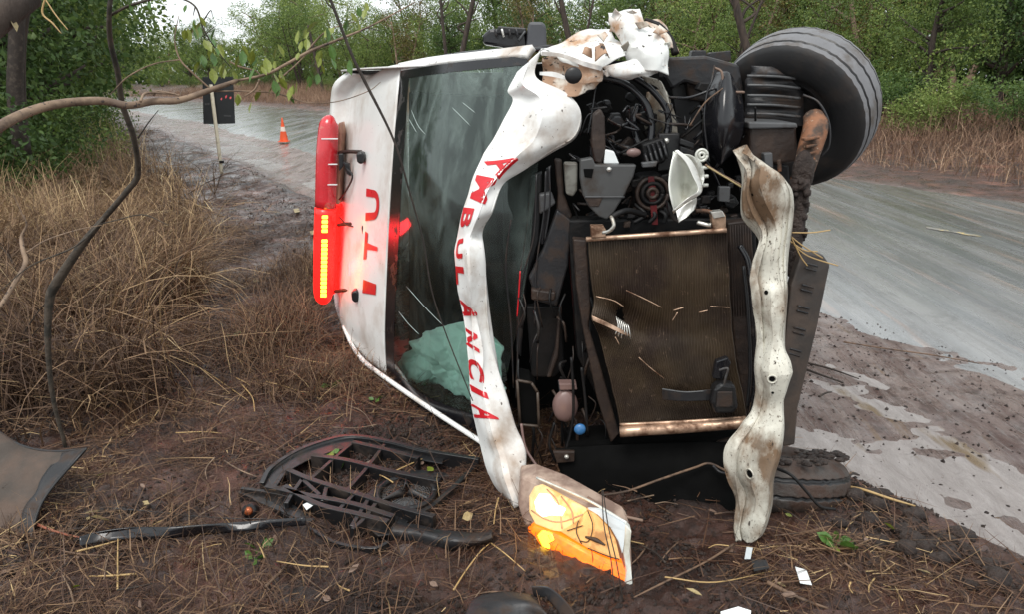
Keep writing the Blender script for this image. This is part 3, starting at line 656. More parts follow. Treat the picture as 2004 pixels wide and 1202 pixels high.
# ---- engine bay: upper half
B, Gy, Gd = M['bay'], M['grey'], M['greyd']
extr('cross_panel', [(1300, 112), (1380, 108), (1445, 125), (1452, 150), (1440, 180), (1395, 175), (1340, 160), (1315, 175), (1300, 150)], 3.2, .12, Gd, A_, .012)
extr('wheel_arch', [(1312, 165), (1350, 160), (1370, 185), (1375, 300), (1345, 310), (1325, 250)], 3.3, .08, M['black'], A_, .006)
for k, (a, b2) in enumerate([(1352, 160), (1362, 175), (1356, 200)]): pass
extr('ribbed_guard', [(1340, 145), (1448, 128), (1456, 180), (1440, 205), (1350, 195)], 3.25, .05, Gd, A_, .01)
extr('upper_bracket', [(1390, 62 + 40), (1430, 98), (1432, 120), (1385, 118)], 3.4, .06, M['greyd'], A_)
extr('upper_bracket', [(1355, 98), (1382, 98), (1384, 118), (1352, 116)], 3.42, .06, M['greyd'], A_)
# black liner that hangs like a bag
liner = [[(1402, 140, 3.0), (1425, 140, 2.95), (1440, 165, 3.0)], [(1385, 180, 2.98), (1420, 185, 2.88), (1452, 195, 2.96)], [(1375, 230, 2.98), (1415, 240, 2.84), (1458, 240, 2.94)], [(1375, 280, 2.98), (1412, 285, 2.86), (1448, 280, 2.94)], [(1392, 310, 3.0), (1410, 322, 2.92), (1428, 305, 2.96)]]
sheet('wheel_arch_liner', liner, M['blackgloss'], .012, 5, 21)
wtube('loose_wire', [(1398, 128, 2.95), (1392, 160, 2.92), (1384, 180, 2.92), (1378, 230, 2.9), (1384, 290, 2.9), (1388, 315, 2.9)], .0035, M['greyd'], A_)
wtube('loose_wire', [(1398, 132, 2.96), (1412, 140, 2.94), (1416, 165, 2.93), (1428, 178, 2.92), (1456, 180, 2.95)], .005, M['deadleaf'], A_)
wtube('loose_wire', [(1415, 172, 2.9), (1380, 200, 2.9), (1350, 245, 2.9)], .003, M['stick'], A_)
wtube('brake_pipe', [(1310, 190, 3.0), (1350, 190, 2.95), (1400, 172, 2.93)], .005, M['blackgloss'], A_)
# ribbed heat shield seen through the wheel
rows_ = []
for i, yy in enumerate(np.linspace(128, 242, 9)):
    rows_.append([(1458 if yy > 150 else 1470, yy, 3.22), (1515, yy + 2, 3.2 - .02 * (i % 2)), (1572, yy + 4, 3.2)])
sheet('heat_shield', rows_, M['greyd'], .004, 10, 24, 60, 10)
for yy in (148, 166, 186, 204, 222):
    wtube('rib', [(1462, yy, 3.19), (1515, yy + 1, 3.17), (1566, yy + 6, 3.18)], .006, M['grey'], A_)
bevel(extr('chassis_box', [(1466, 246), (1560, 246), (1562, 316), (1520, 322), (1468, 312)], 2.95, .3, M['brown_dk'], A_, .012))
extr('chassis_lip', [(1464, 238), (1560, 240), (1562, 250), (1466, 252)], 2.93, .3, Gy, A_, .006)
extr('chassis_box', [(1466, 318), (1545, 322), (1552, 430), (1500, 400), (1466, 360)], 3.1, .2, M['bay'], A_, .01)
extr('bracket', [(1495, 300), (1512, 298), (1514, 328), (1498, 330)], 2.9, .04, Gy, A_)
wtube('bolt', [(1524, 312, 2.9), (1526, 335, 2.9)], .008, M['rust'], A_)
# dark hollow in the upper bay with arching hoses
for pp_, r_ in [([(1172, 150), (1225, 165), (1262, 200), (1275, 240), (1272, 290)], .016), ([(1240, 150), (1275, 175), (1305, 215), (1306, 255), (1290, 290)], .013),
                ([(1250, 205), (1240, 235), (1245, 270), (1262, 300)], .016), ([(1180, 270), (1210, 285), (1250, 292)], .012), ([(1182, 285), (1215, 300), (1260, 300)], .009),
                ([(1165, 170), (1158, 220), (1150, 262)], .005), ([(1300, 200), (1312, 232), (1310, 262), (1292, 285)], .006), ([(1190, 262), (1200, 268), (1200, 280)], .007)]:
    wtube('hose', [(a, b2, 3.12 - .02 * i) for i, (a, b2) in enumerate(pp_)], r_, M['blackgloss'], A_)
extr('strut', [(1162, 222), (1176, 212), (1184, 228), (1186, 300), (1176, 322), (1164, 318), (1158, 280)], 2.95, .06, M['brown_dk'], A_, .008)
extr('bracket', [(1290, 262), (1330, 260), (1332, 330), (1288, 335)], 3.0, .05, M['black'], A_)
wtube('bolt', [(1304, 275, 2.98), (1304, 275, 3.02)], .012, M['alu'], A_, sm=3)
for k in range(5): wtube('connector', [(1262 + 9 * k, 300 - 5 * k, 2.96), (1270 + 9 * k, 325 - 4 * k, 2.94)], .007, M['black'], A_, sm=4)
extr('fuse_box', [(1256, 282), (1300, 268), (1310, 300), (1300, 318), (1262, 326)], 2.97, .08, B, A_, .008)
for k in range(4): extr('fuse_box_ridge', [(1266 + 9 * k, 285 - 3 * k), (1270 + 9 * k, 284 - 3 * k), (1280 + 9 * k, 312 - 3 * k), (1276 + 9 * k, 314 - 3 * k)], 2.95, .02, Gd, A_, .002)
for k in range(3): extr('hose_clip', [(1332, 270 + 15 * k), (1360, 280 + 15 * k), (1358, 291 + 15 * k), (1331, 282 + 15 * k)], 2.95, .03, M['black'], A_)
blob('bottle_cap', W(1240, 298, 2.93), .028, M['pinkpl'], 2, .03, (1.0, .5, .6), 20)
extr('white_connector', [(1184, 292), (1202, 296), (1212, 320), (1182, 320)], 2.95, .04, M['paper'], A_)
extr('spindle_box', [(1104, 318), (1131, 318), (1130, 372), (1122, 385), (1108, 380)], 2.97, .05, mat('grubby_grey_box', (.18, .18, .16), .5, col2=(.06, .05, .04), sc=8), A_, .008)
# air box / grey cover
cov = extr('engine_cover', [(1136, 312), (1160, 308), (1165, 322), (1246, 322), (1240, 345), (1222, 382), (1202, 415), (1188, 430), (1172, 424), (1152, 404), (1141, 382), (1136, 350)], 2.9, .05, mat('scuffed_grey_cover', (.055, .056, .056), .4, col2=(.035, .026, .02), sc=9, lo=.5, hi=.65, r2=.7), A_, .006)
extr('cover_hole', [(1142, 330), (1162, 330), (1158, 348), (1144, 346)], 2.896, .01, M['void'], cov, .002)
extr('cover_recess', [(1144, 386), (1180, 386), (1172, 404), (1154, 404)], 2.896, .01, M['brown_dk'], cov, .002)
wtube('bolt', [(1192, 331, 2.89), (1192, 331, 2.93)], .010, M['alu'], cov, sm=3)
wtube('cover_rib', [(1145, 385, 2.895), (1222, 385, 2.895)], .003, M['grey'], cov)
extr('bracket', [(1256, 318), (1288, 315), (1284, 326), (1258, 328)], 2.9, .03, M['grey'], A_)
# pulley
for r_, mt in ((.062, M['brown_dk']), (.04, M['bay']), (.018, M['brown_dk'])):
    c = W(1277, 378, 2.96 - (.062 - r_) * .3)
    a = np.linspace(0, 2 * pi, 28); V, F = tube_geo([c + Vector((r_ * cos(q), 0, r_ * sin(q))) for q in a], .009, 6); mk('pulley', V, F, mt, A_)
extr('red_strap', [(1268, 345), (1280, 345), (1284, 372), (1288, 440), (1276, 440), (1270, 372)], 2.95, .008, mat('dark_red_plastic', (.10, .006, .008), .4), A_, .002)
extr('generator', [(1250, 345), (1300, 340), (1302, 430), (1240, 440)], 3.1, .15, B, A_, .02)
for k in range(3): wtube('hose', [(1242 + 22 * k, 398 + 6 * k, 2.98), (1262 + 20 * k, 420, 2.95), (1240 + 30 * k, 436, 2.95)], .009, M['bay'], A_)
# headlight bowl of the upper side
bowl = [[(1318, 296, 2.84), (1335, 300, 2.80), (1355, 304, 2.80), (1372, 318, 2.84)],
        [(1312, 325, 2.80), (1340, 330, 2.86), (1365, 330, 2.82), (1378, 340, 2.84)],
        [(1310, 360, 2.76), (1335, 365, 2.90), (1360, 365, 2.86), (1376, 362, 2.80)],
        [(1313, 390, 2.74), (1335, 390, 2.86), (1352, 385, 2.84), (1364, 380, 2.78)],
        [(1318, 412, 2.74), (1328, 408, 2.80), (1340, 400, 2.80), (1352, 395, 2.76)]]
hb = sheet('headlight_bowl', bowl, M['silver'], .004, 8, 31, 30, 26)
sheet('headlight_rim', [[(1320, 294, 2.80), (1342, 318, 2.78), (1356, 345, 2.76), (1366, 372, 2.74), (1345, 388, 2.72), (1316, 412, 2.72)], [(1326, 292, 2.80), (1352, 312, 2.78), (1368, 342, 2.77), (1374, 374, 2.75), (1348, 394, 2.73), (1318, 418, 2.73)]], M['alu'], .002, 8, 32, 8, 40)
sheet('chrome_flap', [[(1322, 412, 2.72), (1342, 400, 2.72), (1364, 386, 2.74)], [(1326, 424, 2.70), (1345, 410, 2.72), (1364, 396, 2.74)], [(1328, 436, 2.70), (1346, 422, 2.70), (1362, 408, 2.74)]], M['alu'], .008, 14, 33, 20, 20)
extr('headlight_bracket', [(1306, 392), (1318, 410), (1328, 436), (1318, 432), (1308, 412)], 2.76, .04, M['black'], A_)
c = W(1373, 303, 2.84)
for r_ in (.021, .010):
    a = np.linspace(0, 2 * pi, 22); V, F = tube_geo([c + Vector((r_ * cos(q), -.004 + r_ * .1, r_ * sin(q))) for q in a], .006, 6); mk('mounting_ring', V, F, M['silver'], A_)
for k in range(3): wtube('mounting_lug', [(1364, 330 + 16 * k, 2.85), (1386, 326 + 18 * k, 2.85)], [.010, .007], M['silver'], A_, sm=4)
wtube('twig_in_bay', [(1380, 322, 2.8), (1410, 340, 2.8), (1450, 362, 2.8)], .005, M['stick'], A_)
wtube('twig_in_bay', [(1384, 325, 2.78), (1455, 368, 2.76)], .003, M['paleleaf'], A_)
extr('clip_box', [(1408, 365), (1430, 365), (1428, 396), (1407, 394)], 2.95, .03, Gy, A_)
# ---- left inner wing of the bay: long dark panels
for q, mt, yy in [([(1040, 345), (1062, 335), (1056, 470), (1030, 560), (1020, 700), (1010, 690), (1014, 560), (1030, 450)], M['black'], 3.1),
                  ([(1068, 330), (1080, 322), (1078, 420), (1070, 480), (1058, 480), (1064, 400)], M['blackgloss'], 3.08),
                  ([(1085, 310), (1100, 312), (1104, 380), (1120, 420), (1110, 470), (1090, 560), (1075, 560), (1086, 460), (1092, 380)], M['brown_dk'], 3.05),
                  ([(1090, 410), (1118, 430), (1112, 520), (1090, 600), (1050, 590), (1035, 545), (1062, 490)], M['greyd'], 3.0),
                  ([(1040, 565), (1088, 572), (1086, 590), (1040, 588)], M['brown_dk'], 2.97),
                  ([(1030, 600), (1100, 600), (1105, 720), (1085, 740), (1040, 740)], M['bay'], 3.06),
                  ([(1055, 380), (1080, 376), (1088, 398), (1070, 412), (1056, 420)], M['grey'], 3.02),
                  ([(1095, 600), (1100, 600), (1092, 700), (1078, 740), (1070, 740), (1086, 690)], M['brown_dk'], 3.0)]:
    extr('inner_panel', q, yy, .05, mt, A_, .008)
for q in ([(1050, 340), (1045, 460), (1020, 560), (1012, 720), (1010, 780)], [(1068, 335), (1064, 420), (1050, 520), (1046, 640)], [(1075, 325), (1076, 400), (1066, 470)], [(1000, 430), (990, 520), (1000, 640), (1005, 760)]):
    wtube('cable', [(a, b2, 2.99) for a, b2 in q], .0035, M['greyd'], A_)
wtube('red_cable', [(1018, 530, 2.98), (1015, 580, 2.98), (1012, 620, 2.98)], .003, M['red'], A_)
# square duct
duct = [(1012, 745), (1040, 750), (1052, 768), (1055, 835), (1018, 832)]
for i in range(5):
    a, b2 = duct[i], duct[(i + 1) % 5]; wtube('duct_frame', [(a[0], a[1], 2.9), (b2[0], b2[1], 2.9)], .0065, mat('duct_brown', (.05, .035, .025), .5) if i == 0 else bpy.data.materials['duct_brown'], A_, sm=4)
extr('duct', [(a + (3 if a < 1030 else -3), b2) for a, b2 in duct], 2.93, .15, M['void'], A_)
# washer bottle, blue cap
bot = blob('washer_bottle', W(1106, 795, 2.9), .062, M['pinkpl'], 8, .06, (.85, .5, 1.15), 30)
extr('bottle_neck', [(1094, 752), (1128, 752), (1130, 764), (1096, 765)], 2.88, .05, M['pinkpl'], A_, .004)
blob('blue_cap', W(1135, 841, 2.78), .024, M['blue'], 4, .05, (1, .6, 1), 22)
for q in ([(1118, 700), (1122, 770), (1120, 830), (1108, 880), (1100, 915)], [(1085, 828), (1075, 870), (1088, 905)], [(1138, 720), (1145, 780), (1150, 850)]):
    wtube('hose', [(a, b2, 2.84) for a, b2 in q], .006, M['bay'], A_)
wtube('strap', [(1020, 830, 2.82), (1028, 875, 2.8), (1045, 905, 2.78), (1058, 922, 2.76)], [.006, .005, .006, .010], M['pinkpl'], A_)
extr('lower_bracket', [(1082, 885), (1125, 885), (1124, 905), (1090, 908)], 2.78, .02, M['brown_dk'], A_)
wtube('bolt', [(1109, 895, 2.77), (1109, 895, 2.8)], .010, M['alu'], A_, sm=3)

# ---- radiator group
# frame behind the core, then the finned core with real corrugation
rad_rows = [[(1150, 472, 2.84), (1240, 462, 2.82), (1330, 458, 2.80), (1424, 452, 2.78)],
            [(1156, 540, 2.82), (1245, 540, 2.80), (1335, 540, 2.78), (1428, 540, 2.76)],
            [(1162, 590, 2.82), (1245, 600, 2.80), (1335, 600, 2.78), (1430, 600, 2.75)],
            [(1157, 625, 2.79), (1235, 645, 2.82), (1335, 650, 2.78), (1434, 650, 2.74)],
            [(1172, 660, 2.82), (1245, 680, 2.80), (1338, 690, 2.76), (1438, 690, 2.73)],
            [(1190, 730, 2.80), (1262, 735, 2.78), (1345, 740, 2.74), (1446, 735, 2.72)],
            [(1205, 790, 2.78), (1280, 790, 2.76), (1360, 786, 2.73), (1455, 780, 2.71)],
            [(1214, 838, 2.76), (1290, 834, 2.74), (1375, 828, 2.72), (1462, 822, 2.70)]]
Ag = grid(rad_rows, 90, 56 * 4 + 1)
hole = W(1216, 622, 2.8)
q = Ag - np.array(hole); rr_ = np.hypot(q[..., 0] * 1.0, q[..., 2] * .75)
dent = np.exp(-(rr_ / .05) ** 2)
cor = np.array([0, .35, 1, .35])[np.arange(Ag.shape[1]) % 4]
Ag[..., 1] += -.010 * cor[None, :] + .05 * dent + .006 * fbm(Ag[..., 0] * 9, Ag[..., 2] * 9, s=5)
Ag[..., 0] += .004 * fbm(Ag[..., 0] * 6, Ag[..., 2] * 14, s=9)
hy = np.hypot(q[..., 0] * 1.5, q[..., 2] * .7)[:-1, :-1].ravel() > .021 + .006 * vn(np.arange((Ag.shape[0] - 1) * (Ag.shape[1] - 1)) * .37, np.zeros((Ag.shape[0] - 1) * (Ag.shape[1] - 1)))
I = np.arange(Ag.shape[0] * Ag.shape[1]).reshape(Ag.shape[:2])
F = np.stack([I[:-1, :-1], I[1:, :-1], I[1:, 1:], I[:-1, 1:]], -1).reshape(-1, 4)[hy]
core = mk('radiator_core', Ag.reshape(-1, 3), F, M['core'], A_)
# torn bright lips of the tear and crease lines
sheet('torn_fins', [[(1158, 618, 2.77), (1185, 630, 2.76), (1215, 645, 2.76), (1234, 656, 2.78)], [(1160, 628, 2.765), (1188, 640, 2.755), (1212, 652, 2.755), (1228, 658, 2.775)]], M['copper'], .006, 20, 41, 10, 30)
for k in range(6): wtube('bent_fin', [(1206 + 4 * k, 620 + 3 * k, 2.79), (1210 + 4 * k, 640, 2.77), (1204 + 6 * k, 655 + (k % 3) * 4, 2.76)], .0025, M['alu'], A_, sm=6)
for q in ([(1225, 568), (1262, 585), (1295, 602)], [(1166, 580), (1200, 588), (1220, 600)], [(1318, 608), (1338, 602)], [(1316, 628), (1326, 612)], [(1204, 660), (1212, 675)], [(1250, 700), (1272, 720), (1300, 742)], [(1390, 600), (1428, 602)], [(1368, 612), (1385, 608)]):
    wtube('crease', [(a, b2, 2.772 - (a - 1150) * .00018) for a, b2 in q], .0022, M['copper'], core, 5, sm=8)
wtube('radiator_top_rail', [(1147, 468, 2.83), (1240, 462, 2.8), (1330, 456, 2.78), (1422, 450, 2.76)], .010, M['copper'], A_, 10, 30)
V, F = join([tube_geo([W(1213, 846, 2.73), W(1340, 838, 2.70), W(1462, 828, 2.67)], .022, 12, 16), tube_geo([W(1213, 832, 2.74), W(1340, 826, 2.71), W(1460, 818, 2.68)], .007, 8, 16)])
mk('radiator_bottom_rail', V, F, M['copper'], A_)
extr('rail_block', [(1156, 442), (1182, 442), (1186, 450), (1186, 464), (1158, 466)], 2.8, .04, M['copper'], A_, .004)
extr('rail_block', [(1392, 418), (1416, 414), (1421, 422), (1421, 448), (1396, 450)], 2.76, .04, M['copper'], A_, .004)
extr('rail_block_top', [(1391, 415), (1414, 412), (1420, 424), (1397, 428)], 2.755, .04, M['alu'], A_, .003)
wtube('coolant_pipe', [(1180, 455, 2.78), (1192, 452, 2.76), (1201, 442, 2.75), (1199, 430, 2.76), (1196, 424, 2.78)], .007, M['alu'], A_, 10, 24)
wtube('hose', [(1198, 424, 2.79), (1215, 415, 2.8), (1232, 412, 2.82), (1260, 420, 2.86)], .012, B, A_)
wtube('coolant_pipe', [(1365, 435, 2.8), (1385, 440, 2.78), (1392, 440, 2.77)], .009, M['alu'], A_, 8)
wtube('hose', [(1362, 412, 2.8), (1380, 412, 2.8), (1396, 416, 2.78)], .008, M['rust'], A_)
# side tanks / shroud
extr('radiator_side_frame', [(1122, 468), (1148, 470), (1156, 600), (1152, 640), (1176, 720), (1212, 850), (1196, 868), (1168, 780), (1140, 640), (1128, 560)], 2.86, .06, M['brown_dk'], A_, .006)
extr('radiator_side_frame', [(1424, 436), (1470, 430), (1478, 560), (1482, 760), (1474, 820), (1462, 822), (1440, 700), (1430, 600)], 2.84, .06, M['brown_dk'], A_, .006)
for k in range(9): wtube('shroud_rib', [(1429 + 5 * k, 440, 2.828), (1434 + 5 * k, 620, 2.828)], .0018, M['brown_dk'], A_, 4, 4)
wtube('rubber_seal', [(1448, 480, 2.78), (1466, 520, 2.74), (1474, 620, 2.70), (1478, 740, 2.68), (1466, 820, 2.68)], .011, M['blackgloss'], A_, 8, 40)
wtube('rubber_seal', [(1455, 520, 2.77), (1463, 600, 2.74), (1468, 720, 2.71), (1462, 800, 2.69)], .007, M['black'], A_, 8, 30)
extr('fan_shroud', [(1110, 430), (1480, 425), (1490, 850), (1215, 875), (1130, 700)], 3.0, .1, M['bay'], A_, .01)
# horn / sensor on the condenser
hn = extr('horn', [(1398, 762), (1412, 752), (1440, 756), (1446, 800), (1436, 812), (1400, 812), (1392, 790)], 2.63, .06, M['black'], A_, .012)
extr('horn_face', [(1404, 768), (1434, 768), (1434, 798), (1402, 798)], 2.622, .01, Gd, hn, .003)
sheet('horn_bracket', [[(1296, 762, 2.68), (1340, 768, 2.67), (1395, 762, 2.66)], [(1296, 782, 2.69), (1340, 786, 2.67), (1395, 784, 2.66)]], M['greyd'], .003, 8, 51, 16, 6)
wtube('horn_bracket', [(1296, 762, 2.68), (1340, 768, 2.67), (1378, 766, 2.66)], .003, Gy, A_)
extr('hook_bracket', [(1402, 708), (1425, 700), (1432, 712), (1415, 745), (1395, 742)], 2.66, .03, M['blackgloss'], A_, .006)
wtube('hook_bracket', [(1408, 725, 2.64), (1424, 722, 2.62), (1420, 740, 2.63), (1416, 760, 2.64)], .005, Gy, A_)
sheet('shade_tray', [[(1088, 878, 2.84), (1200, 872, 2.82), (1320, 868, 2.80), (1440, 868, 2.76)], [(1095, 915, 2.82), (1200, 920, 2.78), (1320, 915, 2.74), (1445, 920, 2.70)], [(1120, 955, 2.80), (1210, 965, 2.76), (1330, 970, 2.70), (1450, 980, 2.64)], [(1160, 985, 2.80), (1230, 1015, 2.74), (1320, 1045, 2.62), (1440, 1055, 2.58)]], M['void'], .03, 5, 90)  # tray widened and blackened to paint shade over the ground below the bay
extr('shade_tray', [(1100, 872), (1300, 862), (1480, 862), (1480, 960), (1420, 985), (1310, 1000), (1180, 985)], 2.92, .2, M['void'], A_, .03)
wtube('stabiliser_bar', [(1452, 858, 2.75), (1410, 868, 2.78), (1400, 885, 2.78), (1400, 920, 2.78)], .014, M['brown_dk'], A_, 10)
wtube('loose_wire', [(1180, 970, 2.6), (1228, 962, 2.62), (1290, 940, 2.65), (1360, 916, 2.68), (1388, 908, 2.68), (1420, 922, 2.65)], .005, M['stick'], A_)
wtube('loose_wire', [(1395, 912, 2.66), (1410, 925, 2.64), (1440, 928, 2.6)], .005, Gd, A_)
for k in range(7):
    x0 = 1225 + 26 * k; wtube('pipe', [(x0, 880 + 9 * (k % 3), 2.92), (x0 + 12, 920, 2.9), (x0 - 6 + 5 * (k % 2), 960, 2.92)], .008 + .004 * (k % 3), B, A_)
# small clutter through the bay
for k in range(60):
    x0 = random.uniform(1130, 1480); y0 = random.uniform(200, 455)
    wtube('harness_wire', [(x0, y0, 3.05 + random.uniform(-.1, .1)), (x0 + random.uniform(-30, 30), y0 + random.uniform(-20, 30), 3.02), (x0 + random.uniform(-50, 50), y0 + random.uniform(0, 50), 3.04)], random.choice([.003, .004, .006]), random.choice([M['bay'], M['black'], M['brown_dk'], M['blackgloss']]), A_, 5, 12)
for k in range(46):
    x0 = random.uniform(1135, 1470); y0 = random.uniform(150, 450); s_ = random.uniform(8, 24); n_ = random.randint(4, 6)
    pl_ = [(x0 + s_ * cos(2 * pi * j / n_ + .3) * random.uniform(.6, 1.2), y0 + s_ * .8 * sin(2 * pi * j / n_ + .3) * random.uniform(.6, 1.2)) for j in range(n_)]
    extr('torn_bracket', pl_, 3.14 + random.uniform(-.05, .12), .05, random.choice([M['bay'], M['bay'], M['black'], M['brown_dk'], M['greyd']]), A_, .005)
for k in range(34):
    x0 = random.uniform(1130, 1460); y0 = random.uniform(330, 450); s_ = random.uniform(5, 13)
    extr('bracket', [(x0, y0), (x0 + s_ * 1.4, y0 - 3), (x0 + s_ * 1.2, y0 + s_), (x0 - 2, y0 + s_ * 1.1)], 3.02 + random.uniform(-.06, .05), .03, random.choice([B, M['black'], M['brown_dk'], Gd]), A_, .003)
for k in range(40):
    x0 = random.uniform(1010, 1180); y0 = random.uniform(560, 930); xr = 1010 + (y0 - 560) * .03
    wtube('harness_wire', [(max(x0, xr), y0, 2.98), (max(xr, x0 + random.uniform(-15, 15)), y0 + random.uniform(10, 40), 2.95), (max(xr, x0 + random.uniform(-20, 20)), y0 + random.uniform(40, 90), 2.97)], random.choice([.003, .005, .007]), random.choice([M['bay'], M['brown_dk'], M['black']]), A_, 5, 10)

# ---- bumper beam, white, muddy
beam = [  # left back, left edge, left face fold, centre, right edge, right back
    [(1440, 300, 2.62), (1442, 292, 2.58), (1450, 286, 2.54), (1458, 290, 2.55), (1470, 300, 2.62)],
    [(1452, 345, 2.62), (1455, 338, 2.55), (1480, 316, 2.48), (1505, 325, 2.50), (1515, 340, 2.60)],
    [(1450, 400, 2.62), (1450, 385, 2.54), (1478, 350, 2.46), (1535, 350, 2.48), (1546, 365, 2.58)],
    [(1455, 430, 2.62), (1458, 418, 2.54), (1490, 395, 2.46), (1550, 385, 2.48), (1553, 400, 2.58)],
    [(1485, 470, 2.60), (1486, 462, 2.54), (1508, 440, 2.46), (1548, 440, 2.48), (1550, 445, 2.58)],
    [(1478, 520, 2.58), (1472, 512, 2.52), (1505, 500, 2.45), (1540, 490, 2.48), (1543, 495, 2.57)],
    [(1470, 550, 2.58), (1468, 545, 2.50), (1503, 548, 2.48), (1538, 540, 2.47), (1540, 545, 2.56)],
    [(1474, 580, 2.58), (1472, 575, 2.50), (1505, 580, 2.44), (1539, 570, 2.46), (1541, 575, 2.56)],
    [(1480, 660, 2.57), (1480, 655, 2.50), (1508, 655, 2.43), (1534, 650, 2.46), (1536, 655, 2.55)],
    [(1484, 740, 2.56), (1483, 735, 2.49), (1508, 735, 2.42), (1533, 730, 2.45), (1535, 735, 2.54)],
    [(1480, 800, 2.56), (1475, 800, 2.48), (1505, 800, 2.41), (1530, 795, 2.44), (1533, 800, 2.53)],
    [(1455, 840, 2.56), (1450, 840, 2.48), (1490, 845, 2.40), (1530, 840, 2.43), (1533, 845, 2.52)],
    [(1425, 880, 2.55), (1421, 880, 2.47), (1470, 885, 2.38), (1522, 890, 2.42), (1526, 895, 2.50)],
    [(1426, 935, 2.54), (1422, 935, 2.46), (1465, 935, 2.37), (1510, 935, 2.41), (1514, 940, 2.48)],
    [(1442, 985, 2.53), (1438, 980, 2.45), (1475, 985, 2.36), (1508, 985, 2.40), (1511, 990, 2.46)],
    [(1440, 1040, 2.50), (1434, 1035, 2.43), (1462, 1045, 2.36), (1492, 1040, 2.40), (1496, 1040, 2.46)],
    [(1442, 1062, 2.48), (1438, 1058, 2.42), (1458, 1068, 2.37), (1476, 1062, 2.40), (1480, 1058, 2.45)],
]
beam2 = []
for r_ in beam:
    p_ = [W(*q) for q in r_]; lft, mid, rgt = p_[1], p_[2], p_[3]
    mid = (lft + rgt) / 2 * .35 + mid * .65
    f1 = lft.lerp(mid, .10); f2 = lft.lerp(mid, .42) + Vector((0, -.004, 0)); f3 = lft.lerp(mid, .56) + Vector((0, .020, 0)); f4 = mid + Vector((.004, -.006, 0)); f5 = mid.lerp(rgt, .82) + Vector((0, -.012, 0)); f6 = mid.lerp(rgt, .95)
    beam2.append([p_[0], lft, f1, f2, f3, f4, f5, f6, rgt, p_[4]])
bb = loft('bumper_beam', beam2, M['white_mud'], A_, 180, 64, .003, crumple=.034, freq=4.5, seed=60, lin=True)
bvq = bvh_of(bb)
def stick_on(px, py, off=.002):
    d = ray(px, py).normalized(); h = bvq.ray_cast(Vector((0, 0, CAMH)), d); return h[0] - d * off, (h[1] if h[1].dot(d) < 0 else -h[1])
for (px, py, r_) in [(1511, 742, .010), (1512, 769, .005), (1468, 928, .014), (1500, 572, .008), (1453, 442, .005), (1473, 380, .005)]:
    try: p_, nn = stick_on(px, py)
    except Exception: continue
    rot = nn.to_track_quat('Z', 'Y').to_matrix()
    V = [p_ + nn * .002 + rot @ Vector((r_ * cos(t), r_ * sin(t), 0)) for t in np.linspace(0, 2 * pi, 18, endpoint=False)]
    mk('beam_hole', V, [tuple(range(18))], M['void'], bb, smooth=False)
    if r_ > .009:
        a = np.linspace(0, 2 * pi, 20); V, F = tube_geo([p_ + nn * .003 + rot @ Vector(((r_ + .005) * cos(t), (r_ + .005) * sin(t), 0)) for t in a], .003, 6); mk('hole_rim', V, F, M['white_mud'], bb)

# ---- wheels
def wheel(c, axis, R, width, treadm, sidem, inner, parent, grooves=3, dirty=0):
    ax = Vector(axis).normalized(); q = ax.to_track_quat('Z', 'Y').to_matrix()
    t = empty('front_wheel', Vector(c) - origin(parent)); t.parent = parent
    prof = []; hw = width / 2
    # tread profile with grooves (z along axis, r radius)
    gp = np.linspace(-hw * (.25 if dirty else .62), hw * (.35 if dirty else .62), grooves)
    zs = np.linspace(-hw * .86, hw * .86, 49)
    for z_ in zs:
        r_ = R - (.085 if dirty else .02) * (abs(z_) / hw) ** 3
        for g in gp:
            if abs(z_ - g) < width * (.035 if dirty else .021): r_ -= .016
        prof.append((z_, r_))
    side = [(hw * .97, R - (.09 if dirty else .035)), (hw * 1.0, R - (.11 if dirty else .075)), (hw * .98, R - .12), (hw * .80, R - .155), (hw * .72, R - .16), (hw * .66, R - .185)]
    full = [(-a, b2) for a, b2 in side[::-1]] + prof + side
    def lathe(pr, name, mt, n=96, wob=0, seg=0):
        V = []
        for k in range(n):
            a = 2 * pi * k / n
            for (z_, r_) in pr:
                zz = z_ + (.0035 * sin(a * 40) if wob and abs(r_ - R) < .03 else 0)
                V.append(q @ Vector((r_ * cos(a), r_ * sin(a), zz)))
        m_ = len(pr); F = [(k * m_ + j, ((k + 1) % n) * m_ + j, ((k + 1) % n) * m_ + j + 1, k * m_ + j + 1) for k in range(n) for j in range(m_ - 1)]
        return mk(name, V, F, mt, t, local=True)
    ty_ = lathe(full, 'tyre', sidem, wob=1)
    ty_.data.materials.append(treadm); ty_.data.materials.append(M['black'])
    m_ = len(full)
    for p in ty_.data.polygons:
        j = p.index % (m_ - 1)
        if len(side) <= j < len(side) + len(prof) - 1:
            rj = (full[j][1] + full[j + 1][1]) / 2 + (.085 if dirty else .02) * (abs(full[j][0]) / hw) ** 3
            p.material_index = 1 if rj > R - .006 else 2
    lathe([(hw * .66, R - .185), (hw * .60, R - .20), (hw * .1, R - .215), (-hw * .5, R - .21), (-hw * .66, R - .185)], 'rim', inner, 48)
    lathe([(hw * .15, R - .215), (hw * .12, .16), (hw * .3, .12), (hw * .3, .06), (hw * .55, .055), (hw * .55, .0)], 'wheel_disc', inner, 40)
    lathe([(-hw * .2, .14), (-hw * .0, .14), (hw * .0, .02)], 'brake_disc', M['rust'], 32)
    return t
uw = wheel(W(1557, 214, 3.32), (-.62, -.70, -.40), .335, .225, M['tyre_tread'], M['tyre'], M['bay'], A_)
tag(uw, 'wheel hanging off the upper side with clean worn tread')
lw = wheel(W(1512, 935, 2.90) , (.06, .36, 1), .315, .235, M['tyre_mud'], M['tyre_mud'], M['mudcake'], A_, 2, 1)
